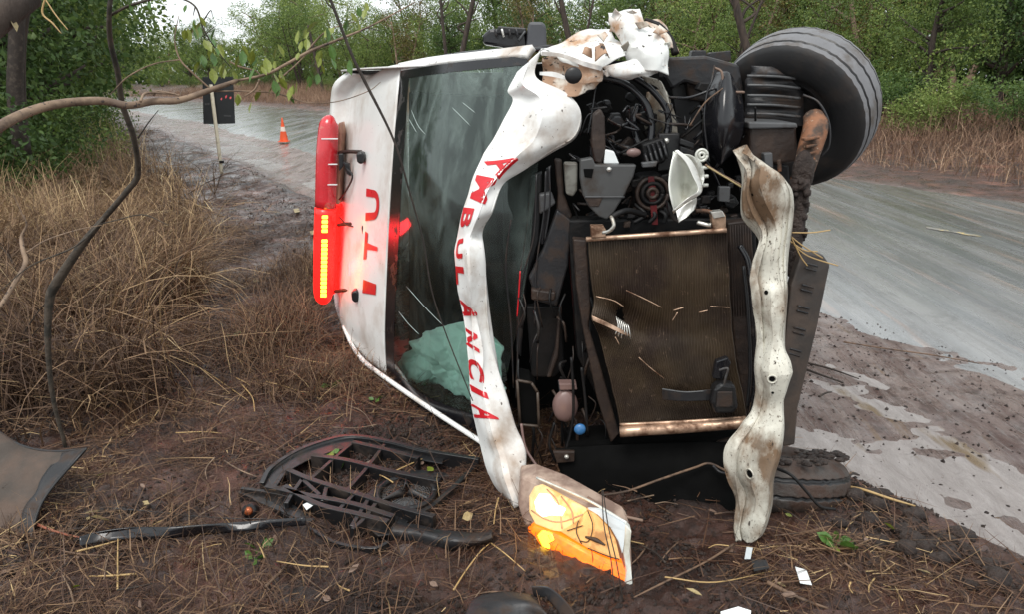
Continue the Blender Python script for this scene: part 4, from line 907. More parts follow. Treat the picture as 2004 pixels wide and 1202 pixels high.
for k in range(110):
    a = random.uniform(-2.6, .6); rr_ = random.uniform(.12, .30)
    p_ = W(1512, 935, 2.90) + Vector((rr_ * cos(a), rr_ * sin(a) * .9 , .118 - .36 * rr_ * sin(a) * .9))
    blob('mud_lump', p_, random.uniform(.005, .015), M['mudcake'], k + 50, .3, (1.3, 1, .5), 8)
tag(lw, 'mud-covered wheel pressed flat into the ground')
# axle stub, knuckle and mud crusted strut
wtube('axle_arm', [(1592, 228, 3.0), (1596, 250, 2.95), (1585, 290, 2.9), (1572, 335, 2.86), (1560, 380, 2.84)], [.040, .048, .045, .040, .036], M['rust'], A_, 12, 30)
blob('knuckle', W(1572, 335, 2.84), .055, M['mudcake'], 5, .15, (.7, .6, 1.3), 26)
wtube('strut_leg', [(1566, 350, 2.84), (1560, 420, 2.82), (1555, 480, 2.80), (1552, 540, 2.80)], [.04, .034, .028, .02], M['mudcake'], A_, 10, 30)
for k in range(40):
    y0 = 345 + k * 3.2; x0 = 1562 - (y0 - 345) * .06 + random.uniform(-14, 22)
    blob('mud_lump', W(x0, y0, 2.80 + random.uniform(-.02, .03)), random.uniform(.007, .017), M['mudcake'], k, .2, (1, 1, 1), 8)
wtube('brake_hose', [(1572, 185, 3.02), (1602, 200, 2.98), (1622, 240, 2.96), (1622, 285, 2.96), (1606, 305, 2.97)], .005, Gd, A_)
for k in range(5): extr('rust_flange', [(1575 + k * 4, 300 + 14 * k - 30), (1606 - k * 3, 296 + 14 * k - 30), (1604 - 3 * k, 301 + 14 * k - 30), (1575 + 3 * k, 306 + 14 * k - 30)], 2.83, .04, M['rust'], A_, .003)
# black step panel
step = extr('sill_cover', [(1570, 492, 2.72), (1612, 500, 2.74), (1625, 518, 2.74), (1600, 640, 2.72), (1562, 800, 2.70), (1556, 872, 2.70), (1532, 876, 2.68), (1534, 700, 2.68), (1548, 560, 2.70)], 2.7, .05, mat('muddy_black_panel', (.035, .028, .024), .55, col2=(.06, .042, .032), sc=7, lo=.45, hi=.6, bump=.002), A_, .008)
for k in range(5):
    y0 = 515 + 42 * k
    wtube('panel_rib', [(1578 - 8 * k, y0, 2.705 - .004 * k), (1600 - 8 * k, y0 + 6, 2.715 - .004 * k)], .004, Gd, step, 6, 6)
    wtube('panel_rib', [(1576 - 8 * k, y0 + 9, 2.705 - .004 * k), (1597 - 8 * k, y0 + 15, 2.715 - .004 * k)], .004, Gd, step, 6, 6)
wtube('ground_wire', [(1520, 918, 2.60), (1550, 932, 2.55), (1580, 965, 2.52), (1605, 992, 2.50), (1635, 998, 2.50)], .006, M['bay'], A_, 8)
# straws caught on the wreck
for q in ([(1545, 470), (1580, 500), (1640, 520)], [(1550, 455), (1590, 455), (1625, 450)], [(1545, 460), (1570, 480), (1610, 505)], [(1550, 475), (1575, 490), (1600, 492)], [(1548, 462), (1566, 500), (1580, 520)]):
    wtube('caught_straw', [(a, b2, 2.62) for a, b2 in q], .0025, M['strawy'], A_, 5)

# ---- side mirror on the upper side and roof strips
mir = extr('door_mirror', [(1035, 42), (1062, 42), (1069, 50), (1070, 92), (1030, 96), (1032, 60)], 3.75, .12, mat('mirror_grey', (.06, .062, .07), .5), A_, .014)
extr('mirror_shell', [(944, 68), (958, 56), (1030, 54), (1034, 92), (1000, 94), (945, 86)], 3.8, .14, M['blackgloss'], mir, .014)
extr('mirror_shell', [(975, 50), (998, 52), (1030, 54), (1030, 66), (970, 66)], 3.76, .05, M['black'], mir, .006)
for k in range(4): wtube('mirror_rib', [(968 + 14 * k, 56, 3.74), (972 + 14 * k, 72, 3.74)], .006, M['greyd'] if k != 1 else M['alu'], mir, 6, 4)
wtube('mirror_rib', [(1015, 78, 3.74), (1028, 60, 3.74)], .005, Gy, mir, 6, 4)
extr('mirror_foot', [(985, 92), (1040, 92), (1030, 108), (960, 106)], 3.8, .06, M['black'], mir, .004)
wtube('door_strip', [(990, 104, 3.72), (1030, 98, 3.6), (1078, 92, 3.5), (1082, 98, 3.5), (1060, 102, 3.5)], .012, M['greyd'], A_)
wtube('door_strip', [(900, 108, 3.95), (960, 104, 3.8)], .009, Gd, A_)

# ---- warning light bar on the roof
LB = empty('light_bar', W(640, 410, 4.85) - origin(A_)); LB.parent = A_
def lb_tube(name, pts, r_, mt, n=14): return tube(name, [W(*p) for p in pts], r_, mt, LB, n, 24)
M['redlens'] = mat('red_lens', (.55, .02, .03), .22, col2=(.55, .25, .18), sc=9, lo=.58, hi=.7, coat=.6)
M['redlit'] = mat('lit_red_lens', (.6, .01, .01), .3, emi=(1, .012, .008), es=1.0, var=.05)
M['amberbase'] = mat('muddy_clear_base', (.50, .30, .20), .4, col2=(.30, .12, .08), sc=5, lo=.4, hi=.6)
lb_tube('lens', [(647, 236, 4.88), (644, 243, 4.86), (640, 300, 4.85), (637, 405, 4.85)], [.02, .062, .070, .070], M['redlens'])
lb_tube('lit_lens', [(637, 407, 4.85), (635, 470, 4.85), (633, 560, 4.85), (632, 584, 4.86), (631, 592, 4.87)], [.070, .070, .068, .055, .02], M['redlit'])
extr('lens_base', [(652, 262), (664, 238), (668, 262), (664, 400), (652, 400)], 4.88, .16, M['amberbase'], LB, .01)
extr('lens_base', [(645, 402), (660, 402), (656, 575), (645, 580)], 4.9, .16, M['redlit'], LB, .01)
for (px, py) in [(629, 270), (628, 320), (628, 360)]:
    extr('lens_joint', [(px, py), (px + 32, py), (px + 32, py + 2), (px, py + 2)], 4.785, .01, M['paper'], LB, 0)
cell_m = mat('led_cell', (1, .5, .05), .3, emi=(1, .30, .02), es=7, var=0)
cy_ = [(425, 2), (434, 1), (443, 1), (452, 2)] + [(472 + 8.2 * k, k) for k in range(14)]
for (yy, k) in cy_:
    xx = 636 - (yy - 420) * .018
    extr('led', [(xx - 6, yy - 3), (xx + 5, yy - 3), (xx + 5, yy + 3.2), (xx - 6, yy + 3.2)], 4.775, .012, cell_m, LB, .003)
for (py, xa, xb) in [(298, 664, 712), (440, 662, 722), (570, 656, 702)]:
    bk = tube('bracket', [W(xa, py, 4.85), W(xa + 18, py - 2, 4.75), W(xb - 4, py - 1, 4.55)], .012, M['brown_dk'], LB, 8, 10)
    blob_o = extr('bracket_foot', [(xb - 16, py + 2), (xb - 6, py - 2), (xb + 1, py + 4), (xb, py + 20), (xb - 8, py + 24), (xb - 14, py + 18)], 4.42, .08, M['black'], LB, .012)
tube('cable', [W(668, 310, 4.8), W(680, 330, 4.7), W(690, 345, 4.65), W(676, 375, 4.75), W(664, 390, 4.85)], .006, M['black'], LB, 6, 20)
extr('cable_box', [(662, 300), (672, 300), (672, 325), (663, 335)], 4.76, .04, M['black'], LB, .006)
extr('cable_box', [(672, 316), (683, 320), (686, 345), (678, 340)], 4.7, .04, M['black'], LB, .006)
tube('cable', [W(664, 425, 4.8), W(680, 440, 4.7), W(700, 444, 4.6), W(712, 444, 4.5)], .005, M['black'], LB, 6, 20)
ld = bpy.data.lights.new('red_glow', 'AREA'); ld.energy = 1.4; ld.color = (1, .02, .03); ld.shape = 'RECTANGLE'; ld.size = .07; ld.size_y = .75
lo_ = bpy.data.objects.new('red_glow', ld); COL.objects.link(lo_); lo_.parent = LB
lp = W(646, 500, 4.62); lo_.location = lp - origin(LB)
lo_.rotation_euler = (W(735, 490, 4.25) - lp).to_track_quat('-Z', 'Z').to_euler()

# ---- hanging headlamp, still lit
HL = empty('headlight', W(1120, 1050, 2.35) - origin(A_)); HL.parent = A_; tag(HL, 'lit headlight with orange turn lens resting on the mud')
def HX(name, poly, dep, mt, bv_=.004): return extr(name, poly, 2.4, dep, mt, HL, bv_)
def hy_(px, py): return 2.62 - (px - 1015) * .0012 - (py - 930) * .0009    # plane of the lens
def hp(px, py, o=0): return (px, py, hy_(px, py) + o)
M['lhouse'] = mat('headlight_housing', (.22, .15, .12), .45, col2=(.4, .3, .24), sc=10, lo=.45, hi=.6)
M['clearlit'] = mat('lit_reflector', (.5, .38, .22), .25, emi=(1, .62, .18), es=.34, col2=(.30, .17, .06), sc=11, lo=.50, hi=.66, var=.3)
M['warm'] = mat('warm_reflector', (.45, .28, .12), .3, emi=(1, .42, .08), es=.28, col2=(.12, .07, .04), sc=14, lo=.5, hi=.62, var=.3)
M['amber'] = mat('amber_lens', (.75, .14, .01), .2, emi=(1, .15, .004), es=.9, col2=(.5, .08, .01), sc=22, lo=.5, hi=.6, coat=.5, var=.3)
M['amberhot'] = mat('lit_amber', (.9, .5, .05), .2, emi=(1, .55, .02), es=3.5)
M['greyclear'] = mat('clear_lens', (.50, .54, .56), .2, coat=.5, var=.15)
HX('housing', [hp(1020, 935, .04), hp(1050, 932, .04), hp(1110, 955, .04), hp(1170, 990, .04), hp(1225, 1022, .04), hp(1234, 1035, .04), hp(1238, 1140, .04), hp(1228, 1148, .04), hp(1200, 1142, .04), hp(1120, 1098, .04), hp(1060, 1062, .04), hp(1028, 1035, .04), hp(1014, 990, .04)], .10, M['lhouse'], .01)
HX('reflector', [hp(1036, 975), hp(1046, 957), hp(1062, 952), hp(1078, 960), hp(1110, 978), hp(1150, 1000), hp(1132, 1022), hp(1100, 1042), hp(1080, 1040), hp(1048, 1028), hp(1036, 1005)], .02, M['clearlit'], .006)
M['hot'] = mat('lamp_hot', (1, .9, .7), .3, emi=(1, .84, .48), es=1.8)
HX('bulb_glow', [hp(1046, 985, -.006), hp(1056, 968, -.006), hp(1076, 970, -.006), hp(1088, 988, -.006), hp(1108, 998, -.006), hp(1100, 1012, -.006), hp(1080, 1010, -.006), hp(1062, 1014, -.006), hp(1050, 1004, -.006)], .01, M['hot'], .003)
for q in ([(1070, 958), (1092, 985), (1100, 1036)], [(1098, 972), (1118, 1000), (1122, 1026)], [(1040, 1000), (1070, 1018), (1100, 1022), (1140, 1008)]):
    wtube('reflector_rib', [hp(a, b2, -.004) for a, b2 in q], .0025, M['amberbase'], HL, 5, 12)
HX('inner_bowl', [hp(1098, 1042), hp(1132, 1020), hp(1150, 1000), hp(1165, 1006), hp(1192, 1036), hp(1206, 1062), hp(1214, 1098), hp(1190, 1092), hp(1150, 1074), hp(1120, 1056)], .02, M['warm'], .005)
HX('clear_corner', [hp(1150, 998, -.004), hp(1176, 1000, -.004), hp(1224, 1028, -.004), hp(1226, 1040, -.004), hp(1218, 1088, -.004), hp(1210, 1062, -.004), hp(1194, 1034, -.004), hp(1170, 1010, -.004)], .02, M['greyclear'], .004)
HX('turn_lens', [hp(1033, 1042), hp(1046, 1030), hp(1080, 1042), hp(1110, 1056), hp(1150, 1078), hp(1190, 1096), hp(1218, 1104), hp(1226, 1128), hp(1220, 1148), hp(1180, 1134), hp(1120, 1102), hp(1070, 1074), hp(1045, 1062)], .03, M['amber'], .005)
HX('lit_bulb', [hp(1052, 1050, -.006), hp(1062, 1040, -.006), hp(1080, 1046, -.006), hp(1086, 1058, -.006), hp(1076, 1076, -.006), hp(1062, 1072, -.006)], .01, M['amberhot'], .004)
HX('lens_edge', [hp(1224, 1028, -.006), hp(1236, 1040, -.006), hp(1232, 1080, -.006), hp(1238, 1145, -.006), hp(1222, 1150, -.006), hp(1226, 1120, -.006), hp(1220, 1085, -.006)], .04, M['silver'], .004)
for q in ([(1150, 1000), (1160, 1030), (1152, 1060), (1135, 1060)], [(1132, 1020), (1128, 1042), (1138, 1066)], [(1150, 1074), (1190, 1090), (1212, 1096)], [(1110, 1040), (1140, 1030)]):
    wtube('lens_line', [hp(a, b2, -.006) for a, b2 in q], .0022, M['brown_dk'], HL, 5, 14)
blob_c = W(*hp(1150, 1052, -.006))
wtube('bulb_shade', [hp(1146, 1052, -.008), hp(1166, 1058, -.008), hp(1184, 1068, -.008)], [.004, .009, .003], M['brown_dk'], HL, 8, 12)
wtube('housing_seam', [hp(1050, 936, .01), hp(1110, 962, .01), hp(1160, 985, .01), hp(1226, 1024, .01)], .005, M['silver'], HL, 6, 20)
wtube('bracket', [hp(1150, 975, .05), hp(1200, 1005, .06), hp(1258, 1020, .10)], .006, M['deadleaf'], HL, 6, 12)
for dx in (0, 10): wtube('wire', [(1178 + dx * .2, 960, 2.35), (1182 + dx * .8, 1030, 2.22), (1196 + dx, 1100, 2.1), (1204 + dx * 1.6, 1180, 2.08)], .0022, M['bark_dark'], HL, 5, 20)
pl = bpy.data.lights.new('headlight_glow', 'POINT'); pl.energy = .45; pl.color = (1, .55, .18); pl.shadow_soft_size = .05
po = bpy.data.objects.new('headlight_glow', pl); COL.objects.link(po); po.parent = HL; po.location = W(1075, 1010, 2.36) - origin(HL)

# ------------------------------------------------------------------ grass and straw
def ribbons(name, base, length, width, az, el, bend, tint, m, segs=3, kind='stuff', flat=None):
    """curved tapering blades; base (n,3), az heading, el start elevation, bend change of elevation along the blade"""
    n = len(base); t = np.linspace(0, 1, segs + 1)
    pos = np.zeros((n, segs + 1, 3)); pos[:, 0] = base; e = el.copy(); a = az.copy()
    for k in range(segs):
        st = length / segs
        d = np.stack([np.cos(e) * np.cos(a), np.cos(e) * np.sin(a), np.sin(e)], -1)
        pos[:, k + 1] = pos[:, k] + d * st[:, None]; e = e - bend / segs; a = a + (RNG.random(n) - .5) * .5
    wdir = np.stack([-np.sin(az), np.cos(az), RNG.normal(0, .35, n)], -1)
    V = np.zeros((n, segs + 1, 2, 3)); wd = width[:, None] * (1 - .75 * t[None, :])
    V[:, :, 0] = pos - wdir[:, None] * wd[..., None] / 2; V[:, :, 1] = pos + wdir[:, None] * wd[..., None] / 2
    base_i = (np.arange(n) * (segs + 1) * 2)[:, None]; k = np.arange(segs)[None, :] * 2
    F = np.stack([base_i + k, base_i + k + 1, base_i + k + 3, base_i + k + 2], -1).reshape(-1, 4)
    o = mk(name, V.reshape(-1, 3), F, m, None, smooth=False, tint=np.repeat(tint, (segs + 1) * 2))
    return tag(o, kind=kind)
def bed_y(px, py): return G(px, py)
# left boundary of the tall grass, as distance from the road edge along the verge
def sample(n, x0, x1, y0, y1, f):
    out = []
    while sum(len(o) for o in out) < n:
        x = RNG.uniform(x0, x1, n * 2); y = RNG.uniform(y0, y1, n * 2); k = RNG.random(n * 2) < f(x, y); out.append(np.c_[x[k], y[k]])
    return np.vstack(out)[:n]
def tall_density(x, y):
    d, al = sdist(x, y)
    lim = np.interp(y, [3.3, 4.3, 6, 9.4, 14, 25, 60], [-2.45, -2.25, -1.75, -1.35, -1.6, -2.0, -2.5])
    e = sstep(0, .5, lim - d + .5 * fbm(x * 1.1, y * 1.1, s=101))
    near = sstep(3.2, 3.9, y - .25 * (x + 2.0) + .35 * vn(x * 2, y * 2, s=102))
    cl = sstep(-.35, .25, fbm(x * 1.3, y * 1.3, s=103))
    return e * near * (.25 + .75 * cl)
def tall(n, x0, x1, y0, y1, hmul, wmul, nm, lab):
    q = sample(n, x0, x1, y0, y1, tall_density)
    x, y = q.T; z = hz(x, y)
    cl = np.floor(x * 2.3 + fbm(x * 3, y * 3, s=105)) * 13.7 + np.floor(y * 2.3)       # tuft id for shared lean
    ca = (np.sin(cl * 12.9898) * 43758.5453) % 1.0
    az = ca * 2 * pi + RNG.normal(0, .9, n)
    L_ = hmul * RNG.uniform(.35, 1.1, n) * (.75 + .5 * ((ca * 7) % 1)) * np.interp(y, [3, 4.5, 9], [.75, .95, 1.0])
    el = np.clip(RNG.normal(1.15, .28, n), .25, 1.55); bend = RNG.uniform(.3, 2.0, n)
    flatk = RNG.random(n) < .22; el[flatk] = RNG.uniform(.05, .6, flatk.sum()); z = z + np.where(flatk, RNG.random(n) * .35, -.01)
    wd = wmul * RNG.uniform(.0025, .0065, n)
    ti = np.clip(.34 + .34 * fbm(x * .8, y * .8, s=107) + RNG.normal(0, .26, n) + .22 * sstep(4.5, 8, y), 0, 1)
    o = ribbons(nm, np.c_[x, y, z], L_, wd, az, el, bend, ti, M['grass'], 4)
    tag(o, lab, 'grass')
tall(44000, -6.5, -.6, 3.1, 8.0, .85, 1.45, 'dead_grass', 'tangled dead brown grass standing on the verge left of the wreck')
tall(30000, -16, -1.5, 8.0, 22, 1.0, 1.9, 'dead_grass', 'tall tan dead grass farther back along the left verge')
tall(14000, -45, -8, 22, 60, 1.1, 4.5, 'dead_grass', 'distant dead grass lining the left verge by the bend')

# flat straw litter on the mud
def lit_density(x, y):
    d, al = sdist(x, y)
    e = sstep(.05, -.55, d + .3 * fbm(x * 2, y * 2, s=111))
    cl = sstep(-.15, .40, fbm(x * 1.8, y * 1.8, s=112))
    bare = 1 - .75 * np.exp(-(((x + .75) / .55) ** 2 + ((y - 3.25) / .45) ** 2)) 
    return e * (.06 + .94 * cl) * bare
def litter(n, x0, x1, y0, y1, lmul, wmul, lab):
    q = sample(n, x0, x1, y0, y1, lit_density); x, y = q.T
    az = RNG.uniform(0, 2 * pi, n); L_ = lmul * (.02 + RNG.random(n) ** 2.5 * .26)
    el = RNG.normal(.04, .13, n); el = np.where(RNG.random(n) < .07, RNG.uniform(.2, .9, n), el)
    z = hz(x, y) + RNG.uniform(.002, .022, n)
    ti = np.clip(.36 + .30 * fbm(x * 2.2, y * 1.2, s=113) + RNG.normal(0, .24, n), 0, 1)
    o = ribbons('straw_litter', np.c_[x, y, z], L_, wmul * RNG.uniform(.0015, .0052, n), az, el, RNG.uniform(-.1, .5, n), ti, M['litter'], 2)
    tag(o, lab, 'straw')
litter(30000, -2.9, 2.2, 1.7, 4.2, 1.0, 1.0, 'broken straw strewn over the mud in front of the wreck')
litter(44000, -5, 1.0, 4.2, 9, 1.2, 1.5, 'matted straw on the bare mud beside the wreck')
litter(26000, -14, -1, 9, 24, 1.6, 2.4, 'thin straw on the verge far behind the wreck')

def clump(cx_, cy__, rx, ry, n, L_, lab):
    x = cx_ + RNG.normal(0, rx, n); y = cy__ + RNG.normal(0, ry, n); z = hz(x, y)
    ribbons('dead_grass', np.c_[x, y, z], L_ * RNG.uniform(.4, 1.1, n), RNG.uniform(.002, .006, n), RNG.uniform(0, 2 * pi, n), np.clip(RNG.normal(.9, .4, n), .05, 1.5), RNG.uniform(.4, 2.0, n), np.clip(RNG.normal(.28, .22, n), 0, 1), M['grass'], 3)
    tag(bpy.context.view_layer.objects[-1] if False else COL.objects[-1], lab, 'grass')
clump(-1.62, 4.75, .16, .35, 2600, .34, 'low dark dead grass beside the lower edge of the roof')
clump(-1.15, 3.95, .20, .15, 1400, .20, 'sparse dead grass in front of the lower roof corner')
clump(-1.75, 6.3, .25, .5, 2200, .30, 'low dead grass under the red light bar')
clump(-1.1, 2.35, .5, .25, 1500, .16, 'thin dead grass around the black trim strip')
# verge grass beyond the road
def far_density(x, y):
    d, al = sdist(x, y); return sstep(10.2, 11.2, d + .7 * fbm(x * .6, y * .6, s=121)) * (1 - sstep(17, 19, d))
q = sample(60000, -45, 22, 3, 60, far_density); x, y = q.T; n_ = len(x); z = hz(x, y) - .02
dd_, _ = sdist(x, y)
ribbons('verge_grass', np.c_[x, y, z], RNG.uniform(.35, 1.0, n_) * np.interp(dd_, [10.2, 12, 15], [.3, .8, 1.05]), RNG.uniform(.006, .016, n_), RNG.uniform(0, 2 * pi, n_), np.clip(RNG.normal(1.15, .3, n_), .2, 1.55), RNG.uniform(.3, 1.6, n_),
        np.clip(.45 + .3 * fbm(x * .5, y * .5, s=122) + RNG.normal(0, .2, n_), 0, 1), M['grass_far'], 3)
tag(bpy.context.scene.objects['verge_grass'], 'reddish brown dead grass along the far side of the road', 'grass')
# small mud crumbs
def lumps(name, n, x0, x1, y0, y1, f, s0, s1, m, lab):
    q = sample(n, x0, x1, y0, y1, f); x, y = q.T; z = hz(x, y)
    D8 = np.array([(1, 0, 0), (-1, 0, 0), (0, 1, 0), (0, -1, 0), (0, 0, 1), (0, 0, -1)], float)
    s_ = RNG.uniform(s0, s1, n) * RNG.uniform(.4, 1, n)
    V = D8[None] * s_[:, None, None] * RNG.uniform(.6, 1.3, (n, 6, 1)) + np.stack([x, y, z], -1)[:, None] + RNG.normal(0, .15, (n, 6, 3)) * s_[:, None, None]
    T8 = np.array([(0, 2, 4), (2, 1, 4), (1, 3, 4), (3, 0, 4), (2, 0, 5), (1, 2, 5), (3, 1, 5), (0, 3, 5)])
    F = (T8[None] + (np.arange(n) * 6)[:, None, None]).reshape(-1, 3)
    tag(mk(name, V.reshape(-1, 3), F, m, None, smooth=True), lab, 'mud', kind='stuff')
lumps('mud_crumbs', 24000, -2.6, 2.6, 1.8, 4.6, lambda x, y: sstep(.3, -.2, sdist(x, y)[0]) * sstep(-.1, .4, fbm(x * 2, y * 2, s=131)), .004, .016, M['mudcake'], 'dark crumbs of wet mud around the wreck')
lumps('road_grit', 5200, .5, 6, 2.6, 9, lambda x, y: sstep(.1, .5, sdist(x, y)[0]) * (1 - sstep(3, 5.2, sdist(x, y)[0])), .004, .017, M['mudcake'], 'dark mud crumbs scattered over the wet shoulder')

lumps('mud_crumbs', 9000, -8, 1, 4.6, 14, lambda x, y: sstep(.2, -.2, sdist(x, y)[0]) * sstep(-.2, .4, fbm(x * 2, y * 2, s=133)), .004, .016, M['mudcake'], 'dark crumbs of mud on the verge behind the wreck')

# ------------------------------------------------------------------ trees and bushes
def leaves(name, blobs, n, size, m, parent, seed, droop=0.0, fill=.55):
    r = np.random.default_rng(seed)
    B = np.array(blobs, float); wgt = B[:, 3] ** 2; wgt /= wgt.sum()
    bi = r.choice(len(B), n, p=wgt); d = r.normal(size=(n, 3)); d /= np.linalg.norm(d, axis=1)[:, None]
    rad = B[bi, 3] * (fill + (1.08 - fill) * r.random(n) ** .6)
    c = B[bi, :3] + d * rad[:, None] * np.array([1, 1, .72])
    # sprays: several leaves share a twig
    q = c * 2.6
    keep = vn(q[:, 0], q[:, 1], q[:, 2], seed) > -.28
    c = c[keep]; d = d[keep]; bi = bi[keep]; n = len(c)
    ax = d * .5 + r.normal(size=(n, 3)) * .7; ax[:, 2] -= droop; ax /= np.linalg.norm(ax, axis=1)[:, None]
    sd_ = np.cross(ax, r.normal(size=(n, 3))); sd_ /= np.linalg.norm(sd_, axis=1)[:, None]
    up = np.cross(ax, sd_)
    s = size * r.uniform(.55, 1.35, n)[:, None]
    V = np.stack([c, c + ax * s * .5 + sd_ * s * .26 + up * s * .06, c + ax * s, c + ax * s * .5 - sd_ * s * .26 + up * s * .06], 1)
    F = (np.arange(n) * 4)[:, None] + np.array([0, 1, 2, 3])[None]
    bt = r.random(len(B))
    ti = np.clip(.15 + .35 * bt[bi] + .5 * r.random(n) ** 1.5 + .12 * vn(c[:, 0] * 1.5, c[:, 1] * 1.5, c[:, 2] * 1.5, seed + 1), 0, 1)
    return mk(name, V.reshape(-1, 3), F, m, parent, smooth=False, local=True, tint=np.repeat(ti, 4))
def make_tree(name, label, cat_, group, H, R_, nl, size, m, bark, seed, trunks=1, low=.25, nb=14, droop=.2):
    rd = random.Random(seed); t = empty(name, (0, 0, 0), label, cat_, group)
    geo_ = []; blobs = []
    for k in range(trunks):
        a = rd.uniform(0, 2 * pi); bx = rd.uniform(0, .25) * (trunks > 1); p = Vector((bx * cos(a), bx * sin(a), -.1)); pts = [p.copy()]
        lean = Vector((cos(a), sin(a), 0)) * (.22 if trunks > 1 else .07)
        for i in range(6):
            p = p + Vector((rd.uniform(-.09, .09), rd.uniform(-.09, .09), 1)) * (H * .80 / 6) + lean * H / 6; pts.append(p.copy())
        r0 = .028 * H / (trunks ** .5)
        geo_.append(tube_geo(pts, [r0 * (1 - .13 * i) for i in range(7)], 7, 14))
        for j in range(nb // trunks):
            f = low + (1 - low) * (j + rd.random()) / (nb / trunks); f = min(f, .98); i = f * 6; b0 = pts[int(i)].lerp(pts[min(6, int(i) + 1)], i % 1)
            a2 = rd.uniform(0, 2 * pi); rr2 = R_ * rd.uniform(.35, 1.0) * (1 - .45 * f)
            e = b0 + Vector((cos(a2) * rr2, sin(a2) * rr2, rd.uniform(.05, .28) * H * .6))
            geo_.append(tube_geo([b0, (b0 + e) / 2 + Vector((0, 0, rd.uniform(-.1, .15))), e], [r0 * .4, r0 * .25, r0 * .1], 5, 6))
            blobs.append((*e, R_ * rd.uniform(.26, .46)))
            if rd.random() < .6: m2 = (b0 + e) / 2; blobs.append((m2.x, m2.y, m2.z, R_ * rd.uniform(.2, .32)))
    V, F = join(geo_)
    mk('trunk', V, F, bark, t, local=True)
    leaves('crown', blobs, nl, size, m, t, seed, droop)
    return t
def make_bush(name, label, cat_, group, H, R_, nl, size, m, seed):
    rd = random.Random(seed); t = empty(name, (0, 0, 0), label, cat_, group); blobs = []; geo_ = []
    for k in range(12):
        a = rd.uniform(0, 2 * pi); rr2 = R_ * rd.random() ** .5 * .75; h = H * rd.uniform(.2, .8) * (1 - .3 * rr2 / R_)
        blobs.append((cos(a) * rr2, sin(a) * rr2, h, H * rd.uniform(.2, .33)))
        geo_.append(tube_geo([(0, 0, -.05), (cos(a) * rr2 * .5, sin(a) * rr2 * .5, h * .6), (cos(a) * rr2, sin(a) * rr2, h)], [.02 * H / 2, .012, .005], 5, 5))
    V, F = join(geo_); mk('stem', V, F, M['bark'], t, local=True)
    leaves('foliage', blobs, nl, size, m, t, seed, 0, .3)
    return t
def dup(t, loc, rz, sc_, label=None, group=None):
    r = t.copy(); COL.objects.link(r); r.location = loc; r.rotation_euler = (0, 0, rz); r.scale = sc_
    if label: r['label'] = label
    if group: r['group'] = group
    for ch in t.children:
        c = ch.copy(); COL.objects.link(c); c.parent = r
    return r
GT = 'trees in the woods beyond the road'
protos = [
    make_tree('tree', 'dark green leafy tree in the woods beyond the road', 'tree', GT, 7.0, 2.7, 15000, .125, M['leaf_dark'], M['bark'], 1, 1, .2, 20),
    make_tree('tree', 'mid green tree with thin trunks in the woods beyond the road', 'tree', GT, 6.2, 2.6, 14000, .12, M['leaf_mid'], M['bark'], 2, 3, .25, 21),
    make_tree('tree', 'light green feathery tree in the woods beyond the road', 'tree', GT, 6.5, 2.8, 15000, .11, M['leaf_lite'], M['bark_pale'], 3, 2, .22, 20),
    make_tree('tree', 'olive brown half bare tree in the woods beyond the road', 'tree', GT, 6.8, 2.3, 7000, .12, M['leaf_olive'], M['bark_pale'], 4, 2, .3, 16),
    make_tree('tree', 'mid green single trunk tree in the woods beyond the road', 'tree', GT, 7.2, 2.8, 15000, .125, M['leaf_mid'], M['bark'], 5, 1, .2, 20),
]
GB = 'bushes at the foot of the woods beyond the road'
bushes = [
    make_bush('bush', 'dark green bush at the foot of the woods beyond the road', 'bush', GB, 2.2, 1.5, 9000, .075, M['leaf_dark'], 11),
    make_bush('bush', 'bright green bush at the foot of the woods beyond the road', 'bush', GB, 2.0, 1.4, 9000, .07, M['leaf_lite'], 12),
    make_bush('bush', 'mid green bush at the foot of the woods beyond the road', 'bush', GB, 2.4, 1.6, 9000, .07, M['leaf_mid'], 13),
]
used = set()
def place(lst, k, x, y, rz, s_, label=None, group=None):
    t = lst[k]; z = gz(x, y) - .05; px = pxof(x, y)
    label = (KIND[k] + ' in row %s, ' % 'abcd'[row] if False else (KIND[k] + (' at the woods edge ' if row == 0 else ' deep in the woods ')) if lst is protos else KINDB[k] + ' by the road ') + zone(px)
    if id(t) not in used:
        used.add(id(t)); t['label'] = label; first[id(t)] = (x, y, z, rz, s_); return
    dup(t, (x, y, z), rz, s_, label, group)
first = {}
def zone(px):
    for a, z_ in ((140, 'at the far left bend'), (300, 'beyond the bend, past the left grass'), (480, 'under the patch of open sky'), (620, 'above the traffic cone'), (760, 'above the roof lights'), (940, 'above the windscreen'), (1080, 'behind the door mirror'), (1320, 'behind the torn wing'), (1480, 'between torn wing and upper wheel'), (1740, 'behind the upper wheel'), (1880, 'right of the upper wheel')):
        if px < a: return z_
    return 'at the right edge of the view'
KIND = ['dark green leafy tree', 'mid green thin-stemmed tree', 'light green feathery tree', 'olive half bare tree', 'tall mid green tree']
KINDB = ['dark green bush', 'bright green bush', 'mid green bush']
rd = random.Random(21)
def road_xy(al_, d):
    i = np.interp(al_, ecum, np.arange(len(ecum))); i0 = int(min(i, len(EP) - 2)); p = EP[i0]; tt = EP[i0 + 1] - EP[i0]; tt = tt / np.hypot(*tt)
    return p[0] + tt[1] * d, p[1] - tt[0] * d
def pxof(x, y): return 1002 + FPX * x / (y * CP + .3)
